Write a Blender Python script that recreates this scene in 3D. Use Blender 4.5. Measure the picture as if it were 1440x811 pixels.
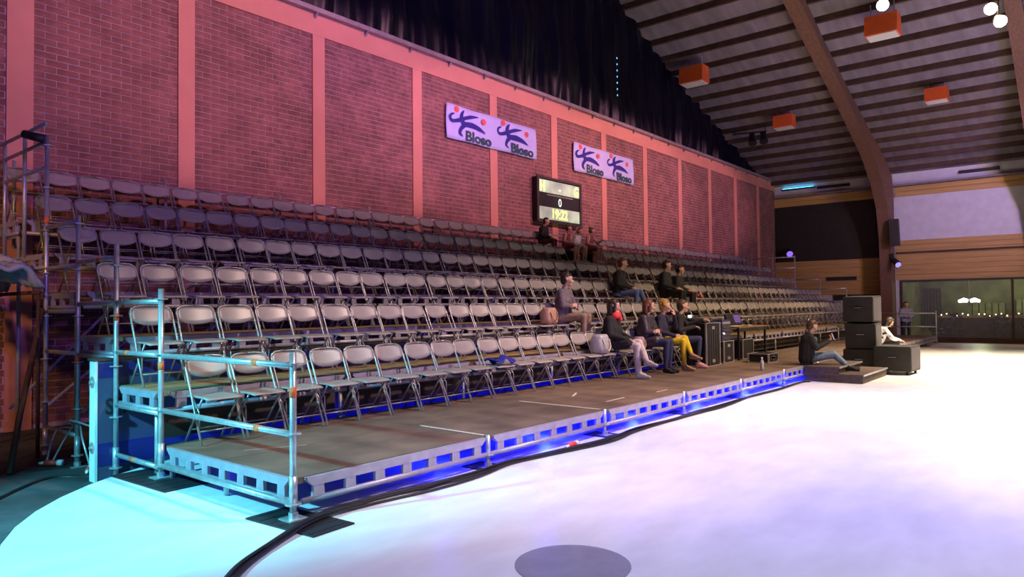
import bpy, bmesh, math, random
import numpy as np
from mathutils import Vector, Matrix

for o in list(bpy.data.objects): bpy.data.objects.remove(o, do_unlink=True)
scene = bpy.context.scene
COL = scene.collection
random.seed(7)
R = math.radians

# ------------------------------------------------------------------ camera
F_PX, YAW, PITCH, ROLL = 995.4, 0.687, 0.0261, -0.0111
CAM = Vector((-2.98, -4.464, 1.513))
fw = Vector((math.cos(YAW)*math.cos(PITCH), math.sin(YAW)*math.cos(PITCH), math.sin(PITCH)))
rt = Vector((math.sin(YAW), -math.cos(YAW), 0)); up = rt.cross(fw)
rt2 = math.cos(ROLL)*rt + math.sin(ROLL)*up; up2 = -math.sin(ROLL)*rt + math.cos(ROLL)*up
cd = bpy.data.cameras.new('camera'); cam = bpy.data.objects.new('camera', cd); COL.objects.link(cam)
cd.sensor_width = 36; cd.lens = 36*F_PX/1440; cd.clip_start = .05; cd.clip_end = 200
cam.matrix_world = Matrix(((rt2.x, up2.x, -fw.x, CAM.x), (rt2.y, up2.y, -fw.y, CAM.y), (rt2.z, up2.z, -fw.z, CAM.z), (0, 0, 0, 1)))
scene.camera = cam
def px(P):
    d = Vector(P)-CAM; w = d.dot(fw)
    return 720+F_PX*d.dot(rt2)/w, 405.5-F_PX*d.dot(up2)/w, w

# ------------------------------------------------------------------ world, lights, exposure
scene.view_settings.view_transform = 'Standard'; scene.view_settings.look = 'None'
scene.view_settings.gamma = 1; scene.view_settings.use_curve_mapping = False
scene.view_settings.exposure = 0.0
w = bpy.data.worlds.new('hall_ambient'); scene.world = w; w.use_nodes = True
w.node_tree.nodes['Background'].inputs[0].default_value = (.30, .22, .38, 1)
w.node_tree.nodes['Background'].inputs[1].default_value = .02
def spot(name, loc, target, power, color, angle, blend=.5, size=.25):
    l = bpy.data.lights.new(name, 'SPOT'); l.energy = power; l.color = color; l.spot_size = R(angle); l.spot_blend = blend; l.shadow_soft_size = size
    o = bpy.data.objects.new(name, l); COL.objects.link(o); o.location = loc
    o.rotation_euler = (Vector(target)-Vector(loc)).to_track_quat('-Z', 'Y').to_euler(); return o
def point(name, loc, power, color, size=.08):
    l = bpy.data.lights.new(name, 'POINT'); l.energy = power; l.color = color; l.shadow_soft_size = size
    o = bpy.data.objects.new(name, l); COL.objects.link(o); o.location = loc; return o
# stage lighting hung over the middle of the ice, ceiling floods, colour washes, added fills for roof and end wall, LED lamps below the tiers
spot('stage_spot_warm', (17, -4.5, 10), (17, -5, 0), 16000, (1, .86, .60), 80, .8)
spot('stage_spot_white', (8.6, -4.0, 10), (8.2, -4.0, 0), 8200, (1, .87, .95), 60, 1)
spot('stage_spot_pink', (5.0, -6, 9), (5.0, -6.4, 0), 2300, (1, .66, .95), 46, 1)
spot('stage_spot_lavender', (1.5, -4.6, 9), (1.2, -4.0, 0), 3300, (.66, .64, 1), 70, .9)
for x, e, c in ((3.2, 4800, (1, .74, .62)), (8.2, 5600, (1, .72, .52)), (14, 5000, (1, .70, .42)), (20.5, 4300, (1, .68, .38))):
    spot('stand_front_light', (x+1, -5.5, 9.5), (x, 1.3, .2), e, c, 46, .9)
for x, e in ((2.5, 2600), (8.5, 3600), (14.5, 4000), (20.5, 3800), (26.5, 2400)):
    sl = spot('wall_wash_pink', (x, -5, 9.3), (x, 7.3, 5.62), e*.75, (1, .42, .60), 23.5, .4); sl.scale = (3.4, 1, 1)
spot('wall_wash_violet', (-3, -9, 7), (.6, 7.3, 5.2), 2600, (.42, .18, 1), 46, .9)
spot('curtain_violet', (5, -6, 3), (9, 7.4, 9.6), 3200, (.22, .08, 1), 50, .9)
spot('end_wash_cyan', (-3.7, 1.3, 2.8), (-.7, 1.5, 0), 2000, (.14, .80, 1), 66, .55, .08)
spot('stand_wash_violet', (1, -9, 5), (4.5, .2, .2), 2000, (.36, .22, 1), 46, .8)
spot('rear_corner_warm', (-4.5, 2.5, 3.6), (.2, 7.3, .8), 600, (1, .55, .2), 50, .9)
spot('ceiling_fill_violet', (20, -8, 2.5), (25, 1, 9), 1700, (.5, .30, 1), 100, .9)  # unseen lamp added to tint the roof boards violet
spot('end_wall_fill_warm', (21, -6, 6.5), (31.4, .5, 3.4), 1300, (1, .66, .30), 84, 1)  # unseen warm spot added to brighten the end wall
spot('end_wall_violet', (23, -5, 7.5), (31.4, -.8, 5.2), 1500, (.42, .28, 1), 60, 1)
for i, x in enumerate((1.9, 3.6, 5.6, 7.6, 9.6, 11.6)):
    point('under_stage_led', (x, .45, .2), 110 if i else 30, (.004, .008, 1))
for x in (.9, 3.0, 5.2, 7.4, 9.6, 12, 15):
    point('under_tier_led', (x, 2.62, .30), 1.3, (.03, .03, 1))
for x in (2, 6, 10):
    point('under_tier_led_rear', (x, 3.7, .55), 7, (.05, .05, 1))

# ------------------------------------------------------------------ materials
MATS = {}
def mat(name, col, rough=.6, metal=0, var=.12, scale=6, bump=0, bscale=40, emit=None, estr=0, alpha=None, stretch=None, trans=0, spec=None):
    if name in MATS: return MATS[name]
    m = bpy.data.materials.new(name); m.use_nodes = True; nt = m.node_tree; b = nt.nodes['Principled BSDF']
    tc = nt.nodes.new('ShaderNodeTexCoord'); mp = nt.nodes.new('ShaderNodeMapping'); nt.links.new(tc.outputs['Object'], mp.inputs[0])
    if stretch: mp.inputs['Scale'].default_value = stretch
    n = nt.nodes.new('ShaderNodeTexNoise'); n.inputs['Scale'].default_value = scale; n.inputs['Detail'].default_value = 5
    nt.links.new(mp.outputs[0], n.inputs['Vector'])
    cr = nt.nodes.new('ShaderNodeValToRGB'); nt.links.new(n.outputs['Fac'], cr.inputs[0])
    cr.color_ramp.elements[0].position = .3; cr.color_ramp.elements[1].position = .7
    cr.color_ramp.elements[0].color = (*[max(0, c*(1-var)) for c in col], 1); cr.color_ramp.elements[1].color = (*[min(1, c*(1+var)) for c in col], 1)
    nt.links.new(cr.outputs[0], b.inputs['Base Color'])
    b.inputs['Roughness'].default_value = rough; b.inputs['Metallic'].default_value = metal
    if spec is not None: b.inputs['Specular IOR Level'].default_value = spec
    if trans: b.inputs['Transmission Weight'].default_value = trans
    if alpha is not None: b.inputs['Alpha'].default_value = alpha
    if emit: b.inputs['Emission Color'].default_value = (*emit, 1); b.inputs['Emission Strength'].default_value = estr
    if bump:
        n2 = nt.nodes.new('ShaderNodeTexNoise'); n2.inputs['Scale'].default_value = bscale; nt.links.new(mp.outputs[0], n2.inputs['Vector'])
        bp = nt.nodes.new('ShaderNodeBump'); bp.inputs['Strength'].default_value = bump; bp.inputs['Distance'].default_value = .02
        nt.links.new(n2.outputs['Fac'], bp.inputs['Height']); nt.links.new(bp.outputs[0], b.inputs['Normal'])
    MATS[name] = m; return m
def brick_mat():
    m = mat('brick_red', (.27, .105, .09), .85, var=.3, scale=9, bump=.3, bscale=60)
    nt = m.node_tree; b = nt.nodes['Principled BSDF']
    oi = nt.nodes.new('ShaderNodeTexCoord'); vo = nt.nodes.new('ShaderNodeTexNoise'); vo.inputs['Scale'].default_value = 2.3
    ge = nt.nodes.new('ShaderNodeNewGeometry'); nt.links.new(ge.outputs['Position'], vo.inputs['Vector'])
    mx = nt.nodes.new('ShaderNodeMixRGB'); mx.blend_type = 'MULTIPLY'; mx.inputs[0].default_value = .6
    src = b.inputs['Base Color'].links[0].from_socket
    r2 = nt.nodes.new('ShaderNodeMapRange'); r2.inputs[1].default_value = .3; r2.inputs[2].default_value = .7; r2.inputs[3].default_value = .55; r2.inputs[4].default_value = 1.35
    nt.links.new(vo.outputs['Fac'], r2.inputs[0]); nt.links.new(src, mx.inputs[1]); nt.links.new(r2.outputs[0], mx.inputs[2]); nt.links.new(mx.outputs[0], b.inputs['Base Color'])
    return m
M_brick = brick_mat()
M_mortar = mat('mortar', (.46, .36, .38), .95, var=.15, scale=20)
M_salmon = mat('salmon_paint', (.66, .27, .20), .7, var=.06, scale=2)
M_gutter = mat('zinc_ledge', (.32, .26, .28), .5, .3, var=.15)
M_black = mat('black_plastic_sheet', (.003, .0025, .010), .36, var=.3, scale=2, bump=.25, bscale=5, spec=.3)
M_ice = mat('ice', (.80, .81, .84), .32, var=.09, scale=1.6, bump=.08, bscale=14, stretch=(1, 2.2, 1))
M_conc = mat('dark_floor', (.055, .06, .068), .7, var=.5, scale=1.6, bump=.5, bscale=9)
M_roof = mat('roof_boards', (.215, .18, .21), .85, var=.22, scale=1.2, stretch=(.6, 3, 1))
M_purlin = mat('dark_timber', (.07, .035, .025), .8, var=.3, scale=3)
M_glulam = mat('glulam', (.17, .085, .055), .7, var=.2, scale=3, stretch=(1, 6, 6))
M_oak = mat('yellow_boarding', (.50, .30, .10), .65, var=.16, scale=2, stretch=(1, .3, 6))
M_white_panel = mat('white_panel', (.62, .60, .66), .8, var=.08, scale=3)
M_dark_panel = mat('dark_panel', (.022, .018, .018), .6, var=.3)
M_orange = mat('orange_enamel', (.80, .13, .03), .5, var=.06)
M_lens = mat('frosted_lens', (.7, .68, .62), .5, var=.03)
M_tier = mat('tier_plywood', (.30, .20, .10), .6, var=.25, scale=3, stretch=(1, 4, 1))
M_deck = mat('deck_plywood', (.155, .102, .075), .62, var=.35, scale=2.6, bump=.12, bscale=18)
M_galv = mat('galvanised_steel', (.52, .53, .56), .38, .55, var=.14, scale=14)
M_alu = mat('aluminium_beam', (.42, .38, .47), .45, .35, var=.12, scale=9)
M_chair = mat('chair_enamel', (.38, .33, .31), .42, .15, var=.06, scale=7)
M_ctube = mat('chair_tube', (.34, .32, .32), .35, .5, var=.08)
M_tape_o = mat('orange_tape', (.95, .17, .05), .6, var=.05)
M_tape_w = mat('worn_tape', (.62, .52, .44), .7, var=.2, scale=30)
M_tape_p = mat('pink_tape', (.52, .28, .26), .7, var=.2, scale=30)
M_rubber = mat('black_rubber', (.018, .018, .022), .55, var=.3, scale=20)
M_cable = mat('cable_black', (.015, .014, .016), .45, var=.2)
M_white_board = mat('white_board', (.78, .79, .80), .4, var=.05)
M_kick = mat('dark_kickboard', (.05, .036, .03), .7, var=.4, scale=3)
M_flight = mat('flightcase_black', (.016, .015, .018), .5, var=.3)
M_edge = mat('case_edging', (.55, .52, .60), .35, .6, var=.08)
M_speaker = mat('speaker_cabinet', (.035, .030, .028), .65, var=.2, bump=.1, bscale=90)
M_grille = mat('speaker_grille', (.085, .07, .085), .6, .2, var=.2, scale=80)
M_red = mat('red_plug', (.75, .06, .05), .4, var=.05)
M_banner = mat('banner_cloth', (.56, .56, .92), .85, var=.04, scale=3)
M_blue_ink = mat('blue_ink', (.03, .02, .26), .8, var=.05)
M_red_ink = mat('red_ink', (.80, .12, .10), .8, var=.05)
M_green_ink = mat('dark_green_ink', (.035, .085, .10), .8, var=.05)
M_ink = mat('black_ink', (.01, .01, .012), .8, var=.05)
M_glass = mat('window_glass', (.5, .55, .5), .08, var=0, alpha=.12, spec=.2)
M_step = mat('step_carpet', (.10, .065, .055), .8, var=.3, scale=14)
M_paper = mat('paper', (.75, .68, .62), .8, var=.05)
M_wood = mat('table_wood', (.30, .17, .09), .55, var=.2, scale=3, stretch=(6, 1, 1))

# ------------------------------------------------------------------ mesh helpers
ORG = {}
class MB:
    def __init__(s): s.v = []; s.f = []
    def box(s, a, b):
        n = len(s.v); x0, y0, z0 = a; x1, y1, z1 = b
        s.v += [(x0,y0,z0),(x1,y0,z0),(x1,y1,z0),(x0,y1,z0),(x0,y0,z1),(x1,y0,z1),(x1,y1,z1),(x0,y1,z1)]
        s.f += [tuple(n+i for i in q) for q in ((3,2,1,0),(4,5,6,7),(0,1,5,4),(1,2,6,5),(2,3,7,6),(3,0,4,7))]
        return s
    def prism(s, poly, axis, a, b):
        # poly: 2-D outline, extruded along axis from a to b
        n = len(s.v); k = len(poly)
        for t in (a, b):
            for u, v in poly:
                s.v.append((t, u, v) if axis == 0 else (u, t, v) if axis == 1 else (u, v, t))
        s.f.append(tuple(range(n, n+k))[::-1]); s.f.append(tuple(range(n+k, n+2*k)))
        for i in range(k): j = (i+1) % k; s.f.append((n+i, n+j, n+k+j, n+k+i))
        return s
    def tube(s, pts, r, n=8, caps=True):
        pts = [Vector(p) for p in pts]; rs = r if isinstance(r, (list, tuple)) else [r]*len(pts); b = len(s.v)
        ref = None
        for i, p in enumerate(pts):
            t = (pts[min(i+1, len(pts)-1)]-pts[max(i-1, 0)]).normalized()
            if ref is None: ref = Vector((0, 0, 1)) if abs(t.z) < .9 else Vector((1, 0, 0))
            u = (ref-t*ref.dot(t))
            if u.length < 1e-4: u = t.orthogonal()
            u.normalize(); v = t.cross(u); ref = u
            for k in range(n):
                a = 2*math.pi*k/n; s.v.append(tuple(p+rs[i]*(math.cos(a)*u+math.sin(a)*v)))
        for i in range(len(pts)-1):
            for k in range(n):
                k2 = (k+1) % n; s.f.append((b+i*n+k, b+i*n+k2, b+(i+1)*n+k2, b+(i+1)*n+k))
        if caps:
            s.f.append(tuple(b+k for k in range(n))[::-1]); e = b+(len(pts)-1)*n; s.f.append(tuple(e+k for k in range(n)))
        return s
    def lathe(s, prof, c, n=12):
        b = len(s.v)
        for r, z in prof:
            for k in range(n): a = 2*math.pi*k/n; s.v.append((c[0]+r*math.cos(a), c[1]+r*math.sin(a), c[2]+z))
        for i in range(len(prof)-1):
            for k in range(n): k2 = (k+1) % n; s.f.append((b+i*n+k, b+i*n+k2, b+(i+1)*n+k2, b+(i+1)*n+k))
        s.f.append(tuple(b+k for k in range(n))[::-1]); e = b+(len(prof)-1)*n; s.f.append(tuple(e+k for k in range(n)))
        return s
    def grid(s, fn, nu, nv, thick=None):
        b = len(s.v)
        for j in range(nv+1):
            for i in range(nu+1): s.v.append(tuple(fn(i/nu, j/nv)))
        for j in range(nv):
            for i in range(nu): q = b+j*(nu+1)+i; s.f.append((q, q+1, q+nu+2, q+nu+1))
        return s
    def slab(s, fn, nu, nv, off):
        # closed curved plate: surface fn and the same surface moved by off
        b = len(s.v); N = (nu+1)*(nv+1); off = Vector(off)
        for k in (0, 1):
            for j in range(nv+1):
                for i in range(nu+1): s.v.append(tuple(Vector(fn(i/nu, j/nv))+off*k))
        for j in range(nv):
            for i in range(nu):
                q = b+j*(nu+1)+i; s.f.append((q, q+1, q+nu+2, q+nu+1)); q += N; s.f.append((q, q+nu+1, q+nu+2, q+1))
        ring = [i for i in range(nu+1)]+[j*(nu+1)+nu for j in range(1, nv+1)]+[nv*(nu+1)+i for i in range(nu-1, -1, -1)]+[j*(nu+1) for j in range(nv-1, 0, -1)]
        for a in range(len(ring)):
            c = ring[(a+1) % len(ring)]; s.f.append((b+ring[a], b+ring[a]+N, b+c+N, b+c))
        return s
    def mesh(s, name, m=None, smooth=False, origin=(0, 0, 0)):
        me = bpy.data.meshes.new(name); o = Vector(origin)
        me.from_pydata([tuple(Vector(v)-o) for v in s.v], [], s.f); me.update()
        bm = bmesh.new(); bm.from_mesh(me); bmesh.ops.recalc_face_normals(bm, faces=bm.faces); bm.to_mesh(me); bm.free()
        if m: me.materials.append(m)
        if smooth: me.polygons.foreach_set('use_smooth', [True]*len(me.polygons))
        return me
    def build(s, name, m, parent=None, smooth=False, at=None):
        org = Vector(ORG.get(parent, (0, 0, 0))) if parent else Vector(at or (0, 0, 0))
        o = bpy.data.objects.new(name, s.mesh(name, m, smooth, org)); COL.objects.link(o)
        if parent: o.parent = parent; ORG[o] = org
        else: o.location = org; ORG[o] = org
        return o
def tag(o, label=None, cat=None, group=None, kind=None):
    if label: o['label'] = label
    if cat: o['category'] = cat
    if group: o['group'] = group
    if kind: o['kind'] = kind
    return o
def thing(name, label, cat, loc=(0, 0, 0), group=None):
    o = bpy.data.objects.new(name, None); COL.objects.link(o); o.location = loc; o.empty_display_size = .1; ORG[o] = Vector(loc)
    return tag(o, label, cat, group)
def place(name, me, parent, loc=(0, 0, 0), rot=None):
    o = bpy.data.objects.new(name, me); COL.objects.link(o); o.location = loc
    if parent: o.parent = parent
    if rot: o.rotation_euler = rot
    return o
def struct(o, label=None): return tag(o, label, None, None, 'structure')

# ================================================================== THE HALL
WY, WX = 7.3, 31.4
FLOOR = -.15
struct(MB().box((-14, -26, -.4), (40, 8, FLOOR)).build('floor', M_conc), 'dark concrete hall floor beside the ice')
# ice sheet with rounded corners
def ice_outline():
    r = 3.1; x0, x1, y1, y0 = -1.74, 27.6, 3.0, -22.
    P = []
    for cx, cy, a0 in ((x0+r, y1-r, 180), (x1-r, y1-r, 90), (x1-r, y0+r, 0), (x0+r, y0+r, -90)):
        for k in range(13): a = R(a0-90*k/12); P.append((cx+r*math.cos(a), cy+r*math.sin(a)))
    return P[::-1]
struct(MB().prism(ice_outline(), 2, -.148, 0).build('floor_ice', M_ice), 'pale ice sheet with rounded corners')
tag(MB().lathe([(.34, .001), (.34, .004), (.30, .006)], (.47, -2.07, 0), 40).build('ice_spot', mat('grey_disc', (.30, .29, .36), .5, var=.1)), 'dark round spot on the open ice', 'marking')  # thin flat grey disc lying on the ice

# --- brick wall
PILW = .28
PIL = [(.165, .495)]+[(.084+2.641*k-PILW/2, .084+2.641*k+PILW/2) for k in range(1, 12)]
BEAM0, BEAM1 = 6.92, 7.34
wl = struct(MB().box((-6, WY-.003, FLOOR), (WX, WY+.35, 7.40)).build('wall_left', M_mortar), 'long red brick wall behind the seating')
ORG[wl] = Vector((0, 0, 0))
for i, (a, b) in enumerate(PIL):
    struct(MB().box((a, WY-.035, FLOOR), (b, WY+.03, BEAM0)).build('trim_%d' % (i+1), M_salmon), 'salmon painted concrete pillar in the brick wall')
struct(MB().box((-6, WY-.04, BEAM0), (WX, WY+.03, BEAM1)).build('trim_%d' % (len(PIL)+1), M_salmon), 'salmon painted concrete beam along the top of the brick wall')
BL, BH, JT = .30, .10, .014
full = MB().box((-(BL-JT)/2, -.012, -(BH-JT)/2), ((BL-JT)/2, .02, (BH-JT)/2)).mesh('brick', M_brick)
edges = [(-6, PIL[0][0])]+[(PIL[i][1], PIL[i+1][0]) for i in range(len(PIL)-1)]+[(PIL[-1][1], WX)]
cand = []; rest = MB()
for a, b in edges:
    nrow = int((BEAM0-FLOOR)/BH)
    for j in range(nrow):
        z = BEAM0-BH*(j+.5); x = a-(BL/2 if j % 2 else 0)
        while x < b-.02:
            x0, x1 = max(x+JT/2, a+.004), min(x+BL-JT/2, b-.004)
            if x1-x0 > .03:
                c = ((x0+x1)/2, WY, z); u, v, wd = px(c)
                if x1-x0 > BL-JT-.005 and 0 < u < 1440 and 0 < v < 811 and z > 3.4: cand.append((wd, c))
                else: rest.box((x0, WY-.012+random.uniform(-.003, .003), z-(BH-JT)/2), (x1, WY+.02, z+(BH-JT)/2))
            x += BL
cand.sort(key=lambda t: t[0])
for wd, c in cand[:300]: place('brick', full, wl, (c[0], c[1]+random.uniform(-.004, .004), c[2]))
for wd, c in cand[300:]:
    rest.box((c[0]-(BL-JT)/2, WY-.012+random.uniform(-.003, .003), c[2]-(BH-JT)/2), (c[0]+(BL-JT)/2, WY+.02, c[2]+(BH-JT)/2))
tag(rest.build('brick_courses', M_brick, wl), kind='stuff')
# ledge on top of the wall
g = thing('wall_ledge', 'narrow metal ledge with brackets running along the top of the brick wall', 'ledge', (12, WY-.05, BEAM1))
MB().box((-6, WY-.16, BEAM1), (WX-.3, WY+.3, BEAM1+.09)).build('ledge_board', M_gutter, g)
for k in range(26):
    x = -1.0+1.25*k
    MB().prism([(WY-.042, BEAM1), (WY-.15, BEAM1), (WY-.042, BEAM1-.10)], 0, x, x+.05).build('bracket', M_gutter, g)
# roof profile (x, z), boards run along Y
ROOF = [(31.6, 7.05), (30.4, 7.50), (26.4, 8.62), (22.6, 9.76), (19.7, 10.76), (17.5, 11.7), (12, 13.6), (5, 15.2), (-6, 15.6), (-14, 15.6)]
def roofz(x):
    for (a, za), (b, zb) in zip(ROOF, ROOF[1:]):
        if b <= x <= a: return za+(zb-za)*(a-x)/(a-b)
    return ROOF[-1][1]
ceil = struct(MB().prism([(x, z) for x, z in ROOF]+[(x, z+.15) for x, z in ROOF[::-1]], 1, WY+.45, -26).build('ceiling', M_roof), 'sloping timber roof with dark purlins')
ORG[ceil] = Vector((0, 0, 0))
x = 30.9
while x > 8:
    z = roofz(x); MB().box((x-.06, -20, z-.17), (x+.06, WY+.3, z+.02)).build('purlin', M_purlin, ceil); x -= .88
# curtain above the wall
def curt(u, v):
    x = -3+33.2*u; z0 = BEAM1+.08; z = z0+(roofz(x)-.05-z0)*v
    f = .10*math.sin(x*5.1+1.5*math.sin(x*1.3)+.8*math.sin(z*1.1+x))+.06*math.sin(x*11.7+z*.9)+.05*math.sin(z*2.3+x*.7)
    return (x, WY+.18+f*(1-.3*v), z)
tag(MB().grid(curt, 420, 14).build('black_curtain', M_black, smooth=True), 'creased black plastic curtain hanging above the brick wall up to the roof', 'curtain')
# light string hanging by the curtain
ls = thing('light_string', 'thin string of small blue lights hanging in front of the black curtain', 'light string', (16.6, WY-.15, 8.2))
MB().tube([(16.6, WY-.15, 8.2), (16.6, WY-.13, 9.6)], .006, 5).build('cord', M_cable, ls)
M_bluebulb = mat('blue_bulb', (.2, .5, 1), .4, var=0, emit=(.15, .55, 1), estr=2.0)
for k in range(7): MB().lathe([(.004, -.03), (.018, 0), (.004, .03)], (16.6, WY-.16, 8.25+.2*k), 6).build('bulb', M_bluebulb, ls)

# arches
def arch(Y0, Y1, label):
    outer = [(31.15, FLOOR)]+[(31.15, 6.2), (30.9, 7.0)]+[(x, roofz(x)-.16) for x in (29.5, 27, 24, 21, 18, 14)]
    inner = [(30.45, FLOOR), (30.35, 4.2), (29.95, 5.5), (29.0, 6.5), (27.6, 7.35), (25.5, 8.2), (23, 9.1), (20.5, 9.95), (18, 10.85), (14, 12.3)]
    tag(MB().prism(outer+inner[::-1], 1, Y0, Y1).build('arch_beam', M_glulam), label, 'beam')
arch(2.1, 2.55, 'curved brown glulam arch standing beside the dark end panel')
arch(-3.15, -2.75, 'curved brown glulam arch near the bright flood lamp')
# spot lamps fixed on the arch
al = thing('arch_lamp', 'black spotlight clamped low on the glulam arch', 'lamp', (30.3, 2.0, 3.2))
MB().tube([(30.22, 1.97, 3.32), (30.02, 1.78, 3.1)], [.10, .15], 10).build('housing', M_flight, al)
MB().tube([(30.019, 1.779, 3.099), (30.0, 1.76, 3.08)], .12, 10).build('lens', mat('lilac_lens', (.5, .5, .8), .2, var=0, emit=(.4, .35, 1), estr=.8), al)
MB().box((30.25, 1.98, 3.2), (30.36, 2.09, 3.6)).build('bracket', M_flight, al)
al = thing('wall_speaker', 'black loudspeaker box fixed on the side of the glulam arch', 'speaker', (30.2, 1.9, 3.8))
MB().prism([(29.95, 3.9), (30.3, 3.9), (30.1, 5.0), (29.85, 5.0)], 1, 1.72, 2.06).build('cabinet', M_speaker, al)
MB().box((30.1, 2.05, 4.3), (30.2, 2.099, 4.5)).build('bracket', M_flight, al)

# --- far end wall
wf = struct(MB().box((WX, 2.0, FLOOR), (WX+.3, WY+.35, 7.3)).box((WX, -26, 2.48), (WX+.3, 2.0, 7.3)).build('wall_far', M_white_panel), 'pale end wall of the hall')
ORG[wf] = Vector((0, 0, 0))
def board_rows(y0, y1, z0, z1, n, name, m, d=.04):
    h = (z1-z0)/n
    for k in range(n): MB().box((WX-d, y0, z0+k*h+.006), (WX+.01, y1, z0+(k+1)*h-.006)).build(name, m, wf)
board_rows(2.56, WY, 6.12, 6.53, 2, 'fascia_board', M_oak, .06)
board_rows(-14, 2.09, 6.10, 6.53, 2, 'fascia_board', M_oak, .06)
board_rows(2.56, WY, 1.9, 3.5, 8, 'wall_board', M_oak)
board_rows(-14, 2.09, 2.50, 4.20, 8, 'wall_board', M_oak)
MB().box((WX-.05, 2.56, 3.5), (WX+.01, WY, 6.12)).build('dark_panel', M_dark_panel, wf)
MB().box((WX-.09, -14, 3.62), (WX+.01, 2.09, 3.70)).build('cornice', M_purlin, wf)
MB().box((WX-.06, 2.56, 1.45), (WX+.01, 4.7, 1.9)).build('dark_opening', M_dark_panel, wf)
MB().box((WX-.06, 3.7, 2.55), (WX-.03, 5.0, 2.72)).build('vent_grille', M_dark_panel, wf)
MB().box((WX-.35, -14, 6.53), (WX+.02, WY, 6.60)).build('soffit_edge', M_roof, wf)
for y in (4.6, -1.0): MB().box((WX-.10, y-.7, 6.82), (WX+.02, y+.7, 6.94)).build('air_vent', M_dark_panel, wf)
# cyan lamp in the roof corner
cl = thing('corner_lamp', 'small cyan strip lamp under the roof corner above the end wall', 'lamp', (31.3, 6.2, 6.9))
MB().box((31.22, 5.4, 6.90), (31.395, 6.9, 6.96)).build('housing', M_flight, cl)
MB().box((31.24, 5.45, 6.96), (31.32, 6.85, 6.98)).build('tube', mat('cyan_tube', (.2, .7, .9), .4, var=0, emit=(.08, .55, .9), estr=5), cl)
# window
wn = struct(MB().box((WX-.02, 1.9, FLOOR), (WX+.12, 2.0, 2.48)).build('window_1', M_purlin), 'wide window into the lit bar')
for y in (-2.0, -5.9): MB().box((WX, y-.04, FLOOR), (WX+.1, y+.04, 2.48)).build('mullion', M_purlin, wn)
MB().box((WX-.01, -14, 2.40), (WX+.1, 1.9, 2.48)).build('head_rail', M_purlin, wn)
MB().box((WX-.01, -14, FLOOR), (WX+.1, 1.9, .05)).build('sill', M_purlin, wn)
for a, b in ((1.9, -1.96), (-2.04, -5.86), (-5.94, -14)): MB().box((WX+.04, b, .05), (WX+.05, a, 2.40)).build('pane', M_glass, wn)
# the bar room behind the glass
M_bar = mat('bar_wall', (.26, .25, .09), .8, var=.4, scale=1.4)
struct(MB().box((37.21, -14, FLOOR), (37.4, 6, 2.9)).build('wall_bar_rear', M_bar), 'olive rear wall of the bar behind the window')
struct(MB().box((WX+.3, 2.2, FLOOR), (37.2, 2.4, 2.9)).build('wall_bar_side', M_bar), 'olive side wall of the bar behind the window')
struct(MB().box((WX+.3, -14, 2.75), (37.3, 2.4, 2.9)).build('ceiling_bar', M_dark_panel), 'dark ceiling of the bar')
bl = thing('bar_lamp', 'bright double tube lamp hanging in the bar', 'lamp', (35, -.55, 1.55))
M_barglow = mat('bar_tube', (1, 1, .95), .4, var=0, emit=(.92, 1, .95), estr=9)
for s in (-1, 1): MB().tube([(35, -.12+s*.05, 1.56), (35, -.12+s*.2, 1.60), (35, -.12+s*.42, 1.54)], [.07, .10, .05], 8).build('tube', M_barglow, bl)
MB().tube([(35, -.12, 1.3), (35, -.12, 2.75)], .02, 6).build('stem', M_purlin, bl)
point('bar_light', (34.6, -.6, 2.3), 45, (.85, 1, .55), .2)
point('bar_light_rear', (36.6, -3.0, 2.2), 34, (.85, 1, .6), .2)
ls = thing('fairy_lights', 'string of warm fairy lights along the bar counter', 'light string', (34, -.8, 1.0))
M_bulb = mat('warm_bulb', (1, .9, .6), .4, var=0, emit=(1, .85, .45), estr=6)
pts = [(33.4, .75-.20*k, .95+.05*math.sin(k*1.9)) for k in range(16)]
MB().tube(pts, .006, 4).build('cord', M_cable, ls)
for k, pnt in enumerate(pts):
    if k not in (2, 6): MB().lathe([(.008, -.025), (.03, 0), (.008, .03)], pnt, 6).build('bulb', M_bulb, ls)
bc = thing('bar_counter', 'dark bar counter standing behind the window', 'counter', (33.9, -1.2, FLOOR))
MB().box((33.6, -3.2, FLOOR), (34.2, .9, .82)).build('front', M_kick, bc); MB().box((33.5, -3.3, .82), (34.3, 1.0, .9)).build('top', M_wood, bc)
for (y0, y1, z0, z1, c, nm, lb) in ((1.3, 2.0, .3, 2.2, (.10, .12, .03), 'bar_shutter', 'dark slatted shutter in the bar behind the standing person'),
                                    (.0, -1.3, .9, 1.45, (.40, .38, .10), 'bar_poster', 'bright yellow green poster on the bar wall behind the lamp'), (-1.7, -2.9, .95, 1.6, (.55, .56, .30), 'bar_mirror', 'pale mirror on the bar wall beside the poster')):
    q = thing(nm, lb, 'wall panel', (37.1, (y0+y1)/2, z0))
    MB().box((37.12, min(y0, y1), z0), (37.2, max(y0, y1), z1)).build('board', mat(nm+'_face', c, .6, var=.3, scale=5), q)
    for yy in np.linspace(y0, y1, 6): MB().box((37.08, yy-.02, z0), (37.13, yy+.02, z1)).build('batten', M_purlin, q)
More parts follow.
